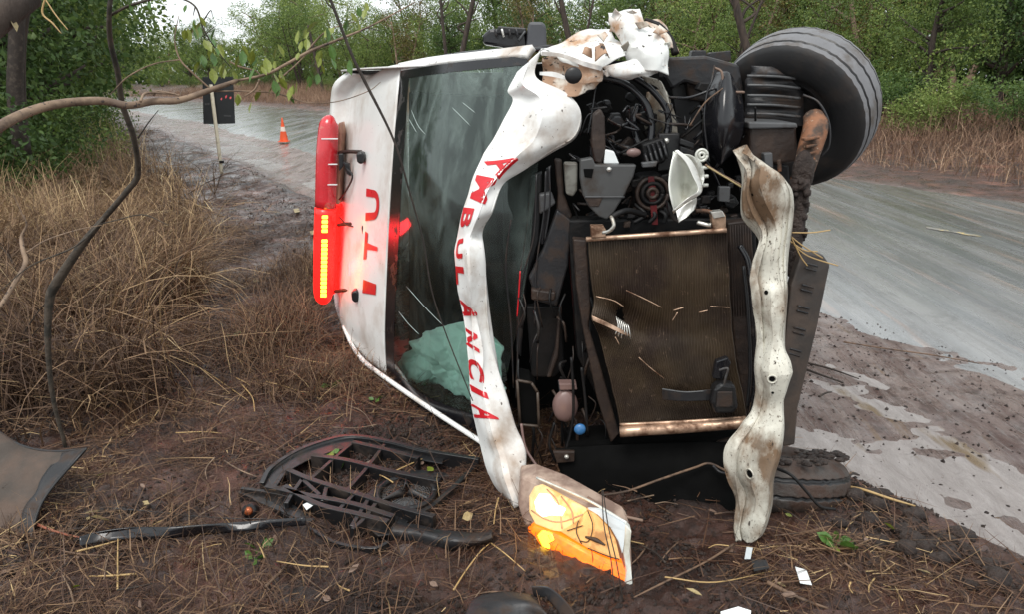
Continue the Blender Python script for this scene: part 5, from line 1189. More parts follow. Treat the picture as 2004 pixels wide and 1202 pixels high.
# rows beyond the road
for row, (d0, step_, sz) in enumerate([(18.0, 3.0, .80), (21.5, 3.3, .95), (26, 3.8, 1.1), (32, 5, 1.35)]):
    al_ = -1 + row
    while al_ < 150:
        x, y = road_xy(max(al_, .1), d0 + rd.uniform(-1.2, 1.2))
        if al_ < 0.2: pass
        s_ = sz * rd.uniform(.8, 1.12)
        px = pxof(x, y) if y > 2 else 9999
        if y > 4 and (px < 2700) and px > -300:
            if px < 480:           # low trees under the gap of open sky
                s_ = min(s_, .0115 * y + .10)
                k = rd.choice([2, 2, 1, 4])
            elif px < 700: k = rd.choice([2, 4, 2, 1]); s_ *= 1.15
            elif px > 1700: k = rd.choice([0, 1, 4, 3, 0, 2])
            else: k = rd.choice([0, 1, 3, 4, 3, 2, 1])
            if px < 480 and row > 1 : pass
            else: place(protos, k, x, y, rd.uniform(0, 6.28), (s_, s_, s_ * rd.uniform(.9, 1.1)))
        al_ += step_ * rd.uniform(.7, 1.3) * (1 + al_ / 90)
al_ = 0.2
while al_ < 100:
    x, y = road_xy(al_, 16.2 + rd.uniform(-1.0, 1.6)); px = pxof(x, y) if y > 2 else 9999
    if y > 5 and -100 < px < 2600:
        s_ = rd.uniform(.55, .95) * (.8 if px < 500 else 1)
        place(bushes, rd.choice([0, 1, 2, 1] if px > 1600 else [0, 2, 0, 2, 1]), x, y, rd.uniform(0, 6.28), (s_ * 1.2, s_ * 1.2, s_))
    al_ += rd.uniform(1.0, 2.2) * (1 + al_ / 60)
# trees on the left verge
GL = 'dark trees behind the dead grass on the left'
for (px, Y, k, s_) in [(-120, 9.5, 0, .75), (40, 11.5, 0, .85), (95, 14, 4, .85), (150, 17, 0, .85), (170, 22, 4, .7), (-40, 15, 2, .95), (-260, 12, 0, 1.0), (165, 30, 0, .9), (120, 26, 1, 1.0), (190, 38, 4, .8)]:
    p = G(px, 300, 0); x = (px - 1002) / FPX * (Y * CP + .3); z = gz(x, Y) - .05
    dup(protos[k], (x, Y, z), rd.uniform(0, 6.28), (s_, s_, s_), KIND[k] + (', nearest ' if Y < 12 else ', farther back ' if Y < 20 else ', small in the distance ') + 'on the left verge ' + ('at the left edge' if px < 60 else 'beside the sapling' if px > 160 else 'behind the dead grass'), GL)
for (px, Y, k, s_) in [(30, 10.5, 0, .9), (130, 12.5, 1, .7), (150, 15, 2, .7), (-60, 9, 0, 1), (80, 16, 0, 1.2), (130, 20, 0, 1.0)]:
    x = (px - 1002) / FPX * (Y * CP + .3)
    dup(bushes[k], (x, Y, gz(x, Y)), rd.uniform(0, 6.28), (s_, s_, s_), KINDB[k] + ' among the trees on the left verge, ' + ('near the left edge' if px < 60 else 'right of the dark trunk' if px < 150 else 'by the road end'), 'bushes among the trees on the left verge')
for t in protos + bushes:
    if id(t) in first:
        x, y, z, rz, s_ = first[id(t)]; t.location = (x, y, z); t.rotation_euler = (0, 0, rz); t.scale = s_
# far wood that closes the view
def wood(al0, al1, d0, d1, h0, n, m, lab):
    r = np.random.default_rng(int(al0) + 5); al_ = r.uniform(al0, al1, n); d = r.uniform(d0, d1, n)
    ii = np.interp(al_, ecum, np.arange(len(ecum))).astype(int).clip(0, len(EP) - 2); P_ = EP[ii]; tt = EP[ii + 1] - P_; tt /= np.hypot(tt[:, 0], tt[:, 1])[:, None]
    x = P_[:, 0] + tt[:, 1] * d; y = P_[:, 1] - tt[:, 0] * d
    top = h0 * (1 + .35 * fbm(x * .25, y * .25, s=int(al0)))
    z = r.random(n) * top
    c = np.stack([x, y, z], -1); ax = r.normal(size=(n, 3)); ax /= np.linalg.norm(ax, axis=1)[:, None]; sd_ = np.cross(ax, r.normal(size=(n, 3))); sd_ /= np.linalg.norm(sd_, axis=1)[:, None]
    s = r.uniform(.25, .6, n)[:, None]
    V = np.stack([c, c + ax * s * .5 + sd_ * s * .3, c + ax * s, c + ax * s * .5 - sd_ * s * .3], 1)
    F = (np.arange(n) * 4)[:, None] + np.array([0, 1, 2, 3])[None]
    tag(mk('distant_wood', V.reshape(-1, 3), F, m, None, smooth=False, tint=np.repeat(np.clip(r.random(n) ** 1.6, 0, 1), 4)), lab, 'woods', kind='stuff')
wood(1, 45, 33, 40, 7.5, 60000, M['leaf_dark'], 'dense dark wood closing the view behind the roadside trees')
wood(45, 150, 24, 36, 4.2, 40000, M['leaf_mid'], 'distant green wood beyond the bend under the open sky')

# ------------------------------------------------------------------ roadside sign and cone
p = GG(434, 338); SG = empty('road_sign', (p.x, p.y, p.z - .05), 'back of a black road sign on a white wooden post at the verge', 'road sign')
post_top = W(425, 160, p.y)
o = tube('post', [Vector((p.x, p.y, p.z - .1)), Vector((p.x - .01, p.y, 1.55))], .035, M['postwhite'], SG, 4); bevel(o, .006)
Ys = p.y + .05
for q in ([(396, 150), (424, 150), (428, 242), (398, 242)], [(424, 150), (456, 150), (460, 241), (428, 242)]):
    extr('sign_panel', q, Ys, .012, M['signback'], SG, .002)
extr('post_band', [(429, 314), (438, 314), (438, 319), (429, 319)], p.y - .04, .02, M['black'], SG, 0)
extr('sign_bolt', [(438, 224), (452, 225), (452, 228), (438, 227)], Ys - .006, .004, M['grey'], SG, 0)
extr('sign_bolt', [(401, 201), (410, 201), (410, 205), (401, 205)], Ys - .006, .004, M['grey'], SG, 0)
pc = G(556, 277, -.04); CN = empty('traffic_cone', pc, 'orange traffic cone standing on the wet road', 'traffic cone')
def lathe_at(name, pr, m, parent, c, n=24):
    V = []; F = []; k_ = len(pr)
    for k in range(n):
        a = 2 * pi * k / n; V += [Vector((r_ * cos(a), r_ * sin(a), z_)) for r_, z_ in pr]
    F = [(k * k_ + j, ((k + 1) % n) * k_ + j, ((k + 1) % n) * k_ + j + 1, k * k_ + j + 1) for k in range(n) for j in range(k_ - 1)]
    return mk(name, V, F, m, parent, local=True)
hC = .64
lathe_at('cone_body', [(.115, .03), (.11, .05), (.072, .28)], M['orange'], CN, pc)
lathe_at('reflective_band', [(.0725, .28), (.052, .40)], M['conew'], CN, pc)
lathe_at('cone_body', [(.052, .40), (.020, .60), (.016, .63), (0, .635)], M['orange'], CN, pc)
V, F = box_geo((0, 0, .015), .26, .26, .03); bevel(mk('cone_base', V, F, M['orange'], CN, local=True, smooth=False), .01)

# ------------------------------------------------------------------ foreground branches
LEAFV = [(0, 0, 0), (.16, .30, .03), (.18, .62, .05), (0, 1, -.02), (-.18, .62, .05), (-.16, .30, .03), (0, .5, -.02)]
LEAFF = [(0, 1, 6), (1, 2, 6), (2, 3, 6), (3, 4, 6), (4, 5, 6), (5, 0, 6)]
def leaf_mesh(nm, m):
    me = bpy.data.meshes.new(nm); me.from_pydata(LEAFV, [], LEAFF); me.materials.append(m); return me
LM = {k: leaf_mesh('leaf', M[k]) for k in ('greenleaf', 'yelleaf', 'paleleaf', 'deadleaf', 'redflower')}
def leaf(parent, loc, size, dirv, k, nm='leaf', wscale=1.4):
    o = bpy.data.objects.new(nm, LM[k]); COL.objects.link(o)
    d = Vector(dirv).normalized(); q = d.to_track_quat('Y', 'Z'); o.rotation_mode = 'QUATERNION'
    from mathutils import Quaternion
    o.rotation_quaternion = q @ Quaternion((0, 1, 0), random.uniform(-1.2, 1.2))
    o.scale = (size * wscale, size, size); o.location = loc
    if parent: o.parent = parent; o.location = Vector(loc) - origin(parent)
    return o
def branch(name, label, cat_, main, rad, m, twigs=(), lv=(), sm=50, n=9):
    base = W(*main[0]); t = empty(name, base, label, cat_)
    tube('stem', [W(*p) for p in main], rad, m, t, n, sm)
    for tw, r_ in twigs: tube('twig', [W(*p) for p in tw], r_, m, t, 6, 8 * len(tw))
    for (px, py, Y, s_, k) in lv:
        leaf(t, W(px, py, Y), s_, (random.uniform(-.5, .5), random.uniform(-.6, .2), -1 + random.uniform(0, .5)), k)
    return t
random.seed(5)
lv = []
for (cx_, cy__, n_, sp) in [(405, 70, 7, 20), (400, 95, 8, 18), (415, 55, 4, 14), (372, 40, 3, 8), (515, 125, 6, 16), (540, 145, 6, 14), (560, 170, 6, 14), (590, 90, 6, 20), (605, 60, 5, 16), (640, 110, 7, 18), (460, 105, 4, 14), (495, 100, 4, 10), (430, 130, 4, 10), (620, 145, 4, 12), (650, 60, 4, 12), (480, 190, 3, 10), (690, 20, 5, 14)]:
    for _ in range(n_): lv.append((cx_ + random.gauss(0, sp), cy__ + random.gauss(0, sp), 2.3 + random.uniform(-.1, .12), random.uniform(.028, .052), random.choice(['greenleaf', 'yelleaf', 'yelleaf'])))
branch('branch', 'long pale bare branch arching across the left foreground with yellow-green leaves', 'branch',
       [(-60, 290, 1.75), (0, 246, 1.85), (60, 217, 1.95), (120, 202, 2.02), (200, 197, 2.1), (250, 206, 2.12), (300, 198, 2.18), (350, 196, 2.22), (410, 176, 2.28), (465, 157, 2.32)],
       [.014, .013, .012, .0115, .011, .0105, .010, .0095, .008, .006], M['bark_pale'],
       [([(465, 157, 2.32), (520, 145, 2.33), (560, 125, 2.35), (610, 98, 2.4), (680, 70, 2.45), (730, 48, 2.5), (812, 4, 2.55)], [.004, .0045, .005, .005, .004, .003, .002]),
        ([(410, 172, 2.28), (380, 145, 2.26), (352, 115, 2.25), (342, 75, 2.25), (350, 30, 2.25)], [.003, .003, .0025, .002, .001]),
        ([(300, 185, 2.18), (310, 178, 2.2), (345, 184, 2.2)], [.004, .003, .002]),
        ([(275, 198, 2.12), (285, 182, 2.15), (320, 182, 2.2), (352, 186, 2.2)], [.004, .0035, .003, .002]),
        ([(420, 178, 2.3), (480, 178, 2.3), (540, 182, 2.35), (600, 200, 2.4), (660, 198, 2.4), (720, 178, 2.45), (745, 160, 2.45)], [.003, .0025, .002, .002, .0015, .0015, .001]),
        ([(508, 155, 2.3), (498, 175, 2.3), (478, 188, 2.3)], [.003, .003, .002]),
        ([(540, 160, 2.35), (575, 130, 2.38), (600, 105, 2.4)], [.003, .0025, .001]),
        ([(352, 116, 2.25), (300, 125, 2.25), (250, 150, 2.25), (215, 185, 2.25)], [.002, .002, .002, .001]),
        ([(450, 120, 2.32), (470, 130, 2.32), (500, 138, 2.33), (512, 150, 2.33)], [.002, .003, .002, .002]),
        ([(600, 100, 2.4), (640, 60, 2.4), (700, 40, 2.4)], [.003, .002, .001])],
       lv + [(444, 185, 2.28, .012, 'redflower'), (452, 188, 2.28, .011, 'redflower'), (434, 190, 2.28, .010, 'redflower')])
branch('sapling', 'thin crooked dark sapling rising through the dead grass on the left', 'sapling',
       [(128, 875, 2.75), (104, 780, 2.72), (94, 680, 2.7), (97, 590, 2.7), (110, 555, 2.7), (160, 480, 2.68), (205, 425, 2.65), (250, 372, 2.6), (270, 340, 2.58), (262, 270, 2.5), (240, 205, 2.45), (230, 140, 2.4), (216, 80, 2.35), (214, 20, 2.3), (222, -40, 2.3)],
       [.008, .009, .011, .016, .018, .014, .010, .010, .010, .009, .009, .0085, .008, .007, .006], M['bark_green'],
       [([(205, 425, 2.65), (150, 480, 2.5), (60, 520, 2.4), (0, 570, 2.3)], [.004, .003, .002, .001]),
        ([(214, 30, 2.32), (260, 8, 2.3), (330, -6, 2.3), (380, 10, 2.3), (400, 60, 2.3), (430, 105, 2.3), (455, 135, 2.3)], [.004, .004, .003, .003, .0025, .002, .001]),
        ([(270, 270, 2.5), (290, 240, 2.5), (310, 215, 2.5)], [.003, .002, .001]),
        ([(190, 440, 2.65), (230, 430, 2.6), (280, 420, 2.55), (330, 440, 2.5)], [.003, .002, .002, .001]),
        ([(382, 12, 2.3), (378, 30, 2.3)], [.002, .001]), ([(398, 40, 2.3), (412, 20, 2.3), (416, 32, 2.3)], [.002, .0015, .001])],
       [(255, 2, 2.3, .03, 'greenleaf'), (290, 0, 2.3, .03, 'greenleaf'), (365, 8, 2.3, .025, 'greenleaf'), (420, 25, 2.3, .02, 'greenleaf')], 90, 10)
branch('twig', 'dark thin twig hanging in front of the windscreen', 'twig',
       [(640, -20, 2.2), (655, 20, 2.2), (690, 110, 2.2), (712, 155, 2.2), (770, 272, 2.2), (800, 370, 2.22), (828, 470, 2.25), (845, 570, 2.27), (875, 660, 2.3), (925, 785, 2.35)],
       [.0045, .0045, .0045, .005, .0035, .003, .0025, .0025, .0022, .002], M['bark_dark'],
       [([(706, 60, 2.2), (720, 55, 2.2), (745, 60, 2.2)], [.002, .0015, .001]), ([(655, 20, 2.2), (640, 5, 2.2), (635, -15, 2.2)], [.002, .002, .001])], [(700, 12, 2.2, .03, 'greenleaf'), (716, 4, 2.2, .03, 'yelleaf')], 60, 6)
branch('branch', 'thick blurred branch crossing the top left corner', 'branch', [(-60, 70, 1.3), (0, 28, 1.35), (60, -12, 1.4)], [.03, .026, .022], M['bark'], [], [(20, 28, 1.35, .03, 'paleleaf')], 20, 10)
branch('twig', 'broken pale twig with white bark at the left edge', 'twig', [(-20, 610, 2.3), (0, 600, 2.3), (28, 555, 2.35), (50, 515, 2.4), (45, 490, 2.42), (42, 465, 2.45), (52, 440, 2.45), (46, 420, 2.45)], [.007, .0075, .007, .008, .007, .006, .003, .002], M['bark_pale'],
       [([(48, 430, 2.45), (35, 400, 2.45), (25, 380, 2.45)], [.002, .0015, .001]), ([(50, 495, 2.42), (90, 470, 2.45), (150, 450, 2.5), (200, 440, 2.55)], [.003, .0025, .002, .001])], [], 40, 8)
branch('dry_stalk', 'bent straw-coloured stalk hanging at the top left', 'stalk', [(90, -10, 1.8), (83, 25, 1.8), (103, 45, 1.8), (120, 65, 1.8)], [.002, .0022, .002, .001], M['strawy'], [([(90, 0, 1.8), (110, 30, 1.8), (133, 58, 1.8)], [.0015, .0015, .001])], [], 24, 5)
for k, (px, py, Y) in enumerate([(60, 560, 3.6), (330, 560, 4.6), (250, 330, 6.5), (420, 320, 8.0), (150, 300, 6.0), (20, 700, 3.3)]):
    p = GG(px, py + 60); t = empty('bare_shrub', p, ['leafless thin shrub at the left edge beside the pale twig', 'leafless shrub in the grass left of the bare mud', 'leafless shrub in the golden grass below the long branch', 'leafless shrub in the grass below the road sign', 'leafless shrub in the grass left of the sapling bend', 'leafless shrub low at the left edge above the arch liner'][k], 'shrub')
    for j in range(9):
        a = random.uniform(0, 2 * pi); r_ = random.uniform(.25, .7); q1 = p + Vector((cos(a) * r_ * .4, sin(a) * r_ * .3, random.uniform(.2, .5))); q2 = q1 + Vector((cos(a) * r_ * .7, sin(a) * r_ * .4, random.uniform(-.1, .35)))
        tube('stem', [p, q1, q2], [.006, .004, .0015], random.choice([M['stick'], M['bark_pale'], M['bark_dark']]), t, 5, 12)
        tube('twig', [q1, q1 + Vector((random.uniform(-.2, .2), random.uniform(-.1, .1), random.uniform(.05, .3)))], [.0025, .001], M['bark_pale'], t, 4, 4)
# upright dark tree trunk on the far left
p = G(32, 190, .3); t = empty('bare_tree', W(40, 215, 9), 'dark bare tree trunk at the left edge behind the grass', 'tree trunk')
tube('trunk', [W(44, 300, 9), W(30, 190, 9), (W(32, 90, 9)), W(36, -60, 9)], [.10, .09, .085, .08], M['bark_dark'], t, 10, 20)
tube('trunk', [W(52, 300, 9.2), W(42, 180, 9.2), W(46, 60, 9.2), W(70, -60, 9.2)], [.05, .05, .045, .04], M['bark'], t, 8, 20)
# slim standing trunks and bare shrubs in front of the far woods
GS = 'slim trunks standing in front of the far woods'
for (bx, by, tx_, ty_, Y, r_) in [(635, 190, 612, 90, 24, .10), (905, 100, 930, -20, 18, .12), (1110, 60, 1090, -40, 17, .12), (1140, 110, 1165, -20, 16, .05), (1455, 70, 1430, -40, 15, .13), (1468, 60, 1500, -20, 15, .05), (872, 100, 862, 0, 18, .08)]:
    dt_ = 13.5 + random.random() * 3; Y0 = Y; Y = 8.0
    while Y < 70 and sdist(np.array([W(bx, by, Y).x]), np.array([Y]))[0][0] < dt_: Y += .5
    r_ = r_ * (Y / Y0) ** .6
    a = W(bx, by, Y); z0 = gz(a.x, Y); b2 = W(tx_, ty_, Y); a0 = a + (a - b2) * ((a.z - z0 + .1) / max(.2, (b2.z - a.z)))
    t = empty('slim_tree', (a0.x, Y, z0), 'slim %s tree trunk in front of the far woods %s' % ('bare' if r_ > .07 else 'twiggy', 'by the traffic cone' if bx < 700 else 'left of the door mirror' if bx < 940 else 'right of the door mirror' if bx < 1300 else 'left of the upper wheel'), 'tree', GS)
    e = b2 + (b2 - a) * .4
    tube('trunk', [a0, a.lerp(a0, .5) + Vector((.06, 0, 0)), a, b2, e], [r_ * .9, r_ * .8, r_ * .7, r_ * .55, r_ * .4], M['bark'], t, 7, 24)
    for k in range(4):
        s0 = a.lerp(b2, random.uniform(.1, .9)); tube('limb', [s0, s0 + Vector((random.uniform(-.4, .4), 0, .35)), s0 + Vector((random.uniform(-.9, .9), 0, random.uniform(.5, 1.1)))], [r_ * .35, r_ * .25, r_ * .08], M['bark'], t, 5, 8)

# ------------------------------------------------------------------ debris on the ground
def gpoly(name, poly, h, th, m, parent=None, bv_=.003, up=0.0):
    """flat piece lying on the ground traced at height h"""
    pts = [G(px, py, h) for px, py in poly]; n = len(pts)
    tri = tessellate_polygon([[Vector((p.x, p.y, 0)) for p in pts]])
    V = [p + Vector((0, 0, 0)) for p in pts] + [p - Vector((0, 0, th)) for p in pts]
    F = [tuple(t) for t in tri] + [tuple(i + n for i in t[::-1]) for t in tri] + [(i, (i + 1) % n, n + (i + 1) % n, n + i) for i in range(n)]
    o = mk(name, V, F, m, parent, smooth=False)
    import bmesh
    bm = bmesh.new(); bm.from_mesh(o.data); bmesh.ops.recalc_face_normals(bm, faces=bm.faces); bmesh.ops.dissolve_limit(bm, angle_limit=.01, verts=bm.verts, edges=bm.edges); bm.to_mesh(o.data); bm.free()
    if bv_: bevel(o, bv_)
    return o
def wall(name, line, h0, h1, th, m, parent, sm=0):
    """upright rib following a line of photo pixels whose top edge is at height h1"""
    P_ = np.array([tuple(G(px, py, h1)) for px, py in line])
    if sm: P_ = cat_interp(P_, sm)
    V = []; k = len(P_); T_ = np.gradient(P_, axis=0); T_ /= np.linalg.norm(T_, axis=1)[:, None] + 1e-9
    for p_, t_ in zip(P_, T_):
        nn = np.array([-t_[1], t_[0], 0]) * th / 2
        for s_, z_ in ((1, h1), (-1, h1), (-1, h0), (1, h0)): V.append((p_[0] + s_ * nn[0], p_[1] + s_ * nn[1], z_ if z_ == h0 else p_[2]))
    F = [(4 * i + j, 4 * i + (j + 1) % 4, 4 * i + 4 + (j + 1) % 4, 4 * i + 4 + j) for i in range(k - 1) for j in range(4)] + [(3, 2, 1, 0), (4 * k - 4, 4 * k - 3, 4 * k - 2, 4 * k - 1)]
    o = mk(name, V, F, m, parent, smooth=False); bevel(o, .0015, 1); return o
BK = mat('grille_plastic', (.009, .009, .010), .36, col2=(.028, .019, .014), sc=10, lo=.52, hi=.68, r2=.75, bump=.001)
GR = empty('front_grille', G(740, 960, 0), 'broken black plastic front grille lying face down on the mud', 'grille')
wall('outer_rim', [(512, 945), (530, 915), (580, 882), (640, 860), (690, 852), (760, 862), (830, 880), (900, 892), (938, 898)], .0, .085, .022, BK, GR, 40)
loft('rim_face', [[G(x, y, .08) for x, y in [(514, 948), (532, 918), (582, 886), (640, 864), (690, 856), (760, 866), (830, 884), (930, 900)]], [G(x, y, .045) for x, y in [(520, 952), (545, 930), (595, 900), (655, 876), (700, 868), (762, 878), (830, 896), (920, 912)]]], BK, GR, 4, 40, .005)
for q in ([(562, 918), (610, 938), (700, 966), (775, 990), (850, 1010)], [(610, 890), (680, 900), (760, 920), (860, 940)], [(690, 864), (760, 880), (820, 896)],
          [(556, 950), (620, 985), (700, 1005), (760, 1020)], [(520, 950), (600, 968), (690, 985), (770, 1010)]):
    wall('grille_bar', q, -.01, .09, .026, BK, GR, 20)
for q in ([(688, 868), (650, 900), (605, 940)], [(752, 870), (718, 915), (676, 962)], [(720, 978), (700, 1010), (688, 1030)], [(592, 936), (572, 965), (560, 985)], [(640, 948), (632, 980)], [(735, 985), (715, 1012), (690, 1035)], [(590, 936), (625, 968)], [(700, 960), (660, 1000)]):
    wall('grille_rib', q, -.01, .085, .018, BK, GR, 12)
wall('lower_lip', [(468, 962), (530, 990), (600, 1030), (660, 1062), (730, 1072), (760, 1060)], -.01, .055, .014, BK, GR, 30)
wall('lower_lip', [(472, 955), (540, 965), (620, 985), (645, 1000)], .0, .07, .016, BK, GR, 20)
wall('lower_bar', [(500, 975), (560, 1000), (610, 1020)], .0, .06, .03, BK, GR, 16)
gpoly('backing', [(500, 968), (560, 950), (650, 980), (760, 1010), (770, 1055), (700, 1068), (620, 1040), (540, 1000)], .012, .01, M['bay'], GR)
gpoly('backing', [(560, 945), (605, 940), (640, 960), (630, 985), (575, 965)], .04, .01, BK, GR)
# ring badge with three mesh panels
cb = G(795, 965, .06)
def pg(a, r_, z_=.06): return Vector((cb.x + .118 * r_ * cos(a), cb.y + .10 * r_ * sin(a) * 1.25, z_))
V, F = tube_geo([pg(a, 1.0) for a in np.linspace(0, 2 * pi, 40)], .013, 8); mk('badge_ring', V, F, BK, GR)
for a in (pi * .55, pi * 1.2, pi * 1.85):
    loft('badge_spoke', [[pg(a + .9, .16, .06), pg(a, .98, .062)], [pg(a, .2, .09), pg(a, .98, .070)], [pg(a - .9, .16, .06), pg(a - .06, .98, .062)]], BK, GR, 6, 6, .004)
hw = []
for a0 in (pi * .55, pi * 1.2, pi * 1.85):
    for k in range(10):
        r_ = .2 + k * .078
        hw.append(tube_geo([pg(a0 + .15 + q * (2 * pi * .325 - .3), r_, .05) for q in np.linspace(0, 1, 8)], .0026, 4))
    for k in range(9):
        a = a0 + .2 + k * .2; hw.append(tube_geo([pg(a, .2, .05), pg(a, .95, .05)], .0026, 4))
V, F = join(hw); tag(mk('mesh_panel', V, F, M['grey'], GR), kind='stuff')
gpoly('badge_back', [(760, 925), (800, 915), (850, 940), (850, 975), (800, 1005), (765, 1000), (745, 970)], .03, .006, M['bay'], GR)
wall('curved_arm', [(825, 1000), (850, 985), (890, 950), (930, 910), (940, 900)], .0, .055, .022, BK, GR, 24)
loft('broken_trim', [[G(x, y, .05) for x, y in [(770, 1028), (820, 1030), (890, 1045), (940, 1048), (966, 1040)]], [G(x, y, .06) for x, y in [(766, 1040), (820, 1045), (880, 1058), (930, 1060), (962, 1052)]], [G(x, y, .0) for x, y in [(762, 1068), (810, 1070), (860, 1082), (905, 1075), (955, 1062)]]], M['greyd'], GR, 20, 50, .004, .012, 7, 71)
tube('clip', [G(x, y, .05) for x, y in [(690, 1040), (697, 1032), (704, 1040), (698, 1052), (690, 1046)]], .004, M['stick'], GR, 6, 20)
for (px, py, k, s_) in [(640, 900, 'yelleaf', .05), (660, 905, 'greenleaf', .045), (668, 932, 'greenleaf', .06), (692, 912, 'yelleaf', .06), (735, 928, 'deadleaf', .06), (848, 926, 'yelleaf', .045), (545, 925, 'deadleaf', .03), (905, 1035, 'paleleaf', .05)]:
    p = G(px, py, .03); o = leaf(None, (p.x, p.y, .055 + random.uniform(0, .02)), s_, (random.uniform(-1, 1), random.uniform(-1, 1), .1), k, 'fallen_leaf', 2.0)
    tag(o, {'yelleaf': 'yellow-green leaf', 'greenleaf': 'bright green leaf', 'deadleaf': 'brown dead leaf', 'paleleaf': 'pale dry leaf'}[k] + ' caught on the broken black grille', 'leaf', 'leaves caught on the broken grille')
gpoly('rim_plate', [(512, 948), (530, 915), (580, 884), (640, 863), (690, 856), (700, 872), (650, 884), (600, 902), (560, 925), (540, 955)], .07, .006, BK, GR)
gpoly('rim_plate', [(690, 856), (760, 866), (830, 884), (870, 892), (866, 908), (820, 900), (755, 884), (698, 874)], .06, .006, BK, GR)
gpoly('centre_plate', [(760, 930), (800, 918), (870, 925), (880, 932), (820, 935), (770, 955), (752, 975), (716, 968)], .05, .006, BK, GR)
gpoly('corner_plate', [(596, 938), (640, 945), (700, 968), (690, 985), (640, 980), (585, 965)], .035, .006, BK, GR)
gpoly('lower_plate', [(690, 985), (770, 1005), (800, 1020), (770, 1045), (740, 1050), (690, 1010)], .05, .006, BK, GR)
gpoly('lower_plate', [(470, 958), (520, 962), (570, 985), (610, 1012), (600, 1030), (520, 990)], .05, .01, BK, GR)
# small round parking sensor
t = empty('parking_sensor', GG(490, 1012), 'small round sensor with copper face lying left of the grille', 'sensor')
p = GG(490, 1012, .02)
tube('housing', [p + Vector((0, .03, -.01)), p + Vector((0, -.012, .012))], [.028, .028], M['black'], t, 20)
tube('face', [p + Vector((0, -.010, .012)), p + Vector((0, -.020, .018))], [.019, .014], mat('copper_face', (.35, .09, .03), .3, metal=.5), t, 20)
# long trim strip
tr_ = [(160, 1080), (200, 1068), (260, 1060), (330, 1060), (400, 1055), (470, 1050), (530, 1045), (600, 1040)]
o = loft('trim_strip', [[GG(x, y - 3, .050) for x, y in tr_], [GG(x, y, .058) for x, y in tr_], [GG(x, y + 9 - abs(x - 260) * .02, .03) for x, y in tr_]], M['blackgloss'], None, 8, 60, .004)
tag(o, 'long thin black rubber trim strip lying on the straw at lower left', 'trim strip')
wire = [(215, 1008), (300, 1015), (360, 1022), (440, 1028), (520, 1030), (570, 1034)]
tag(tube('wire', [GG(x, y, .03) for x, y in wire], .0025, M['greyd'], None, 5, 40), 'thin grey wire running across the mud to the grille', 'wire')
# torn wheel arch liner in the lower left corner
o = empty('arch_liner', G(40, 1000, 0), 'torn muddy black wheel arch liner at the lower left edge', 'arch liner')
m_l = mat('muddy_liner', (.050, .038, .030), .75, col2=(.085, .055, .040), sc=5, lo=.42, hi=.62, bump=.003, bsc=60)
L1 = [[(-60, 820, 2.95), (-10, 842, 2.93), (40, 872, 2.88), (100, 884, 2.82), (165, 880, 2.80)], [(-60, 900, 2.80), (0, 905, 2.78), (50, 915, 2.74), (90, 912, 2.74), (128, 910, 2.74)], [(-60, 980, 2.62), (0, 980, 2.60), (40, 985, 2.60), (65, 975, 2.62), (85, 965, 2.64)], [(-60, 1090, 2.42), (-10, 1085, 2.42), (20, 1075, 2.44), (40, 1060, 2.46), (55, 1040, 2.50)]]
loft('liner_panel', L1, m_l, o, 30, 40, .005, .006, 3, 75)
E1 = [[(170, 878, 2.79), (150, 900, 2.76), (110, 945, 2.66), (82, 985, 2.58), (66, 1030, 2.50), (55, 1085, 2.42)], [(120, 888, 2.80), (100, 912, 2.74), (80, 940, 2.67), (70, 965, 2.62), (45, 1000, 2.56), (25, 1080, 2.43)]]
loft('liner_flange', E1, M['greyd'], o, 6, 50, .006, .004, 6, 76)
tube('liner_edge', [W(*p) for p in E1[0]], .006, M['black'], o, 7, 40)
wtube_l = tube('liner_edge', [W(*p) for p in L1[0]], .006, M['greyd'], o, 7, 40)
# black plastic panel at the bottom edge
o = empty('plastic_debris', G(1030, 1185, 0), 'curved dark plastic panel half buried at the bottom edge', 'plastic panel')
loft('panel', [[G(x, y, .05) for x, y in [(905, 1215), (930, 1172), (990, 1160), (1040, 1165)]], [G(x, y, .06) for x, y in [(930, 1225), (960, 1190), (1010, 1180), (1060, 1190)]], [G(x, y, .02) for x, y in [(960, 1240), (1000, 1220), (1050, 1215), (1090, 1225)]]], M['greyd'], o, 16, 24, .005, .003, 6, 77)
loft('panel', [[G(x, y, .07) for x, y in [(1040, 1148), (1075, 1150), (1110, 1180), (1135, 1215)]], [G(x, y, .03) for x, y in [(1045, 1168), (1068, 1172), (1090, 1195), (1105, 1225)]]], M['greyd'], o, 8, 24, .005)
# paper, glass scraps
def scrap(px, py, poly, m, label, cat_, nm, h=.04, grp=None):
    o = gpoly(nm, [(px + a, py + b2) for a, b2 in poly], gz(*G(px, py).xy) + h, .0015, m, None, 0); tag(o, label, cat_, grp)
scrap(1572, 1128, [(-16, -18), (6, -12), (17, 18), (-6, 14)], M['paper'], 'white paper tag lying on the mud below the small green plant', 'paper', 'paper_tag')
scrap(1440, 1196, [(-30, 2), (5, -8), (30, 0), (28, 14), (-28, 14)], M['paper'], 'white plastic scrap at the bottom edge right of centre', 'plastic scrap', 'plastic_scrap')
scrap(1465, 1085, [(-4, -14), (8, -12), (4, 10), (-8, 10)], M['greyclear'], 'sliver of clear lens plastic under the muddy bumper beam', 'plastic scrap', 'plastic_scrap')
scrap(1486, 1105, [(-16, -10), (14, -8), (20, 8), (-10, 14)], M['greyd'], 'dark crumpled plastic scrap just below the bumper beam', 'plastic scrap', 'plastic_scrap')
scrap(602, 993, [(-10, -4), (2, -10), (12, -4), (-2, 6)], M['paper'], 'white scrap lying inside the broken grille', 'plastic scrap', 'plastic_scrap', .06)
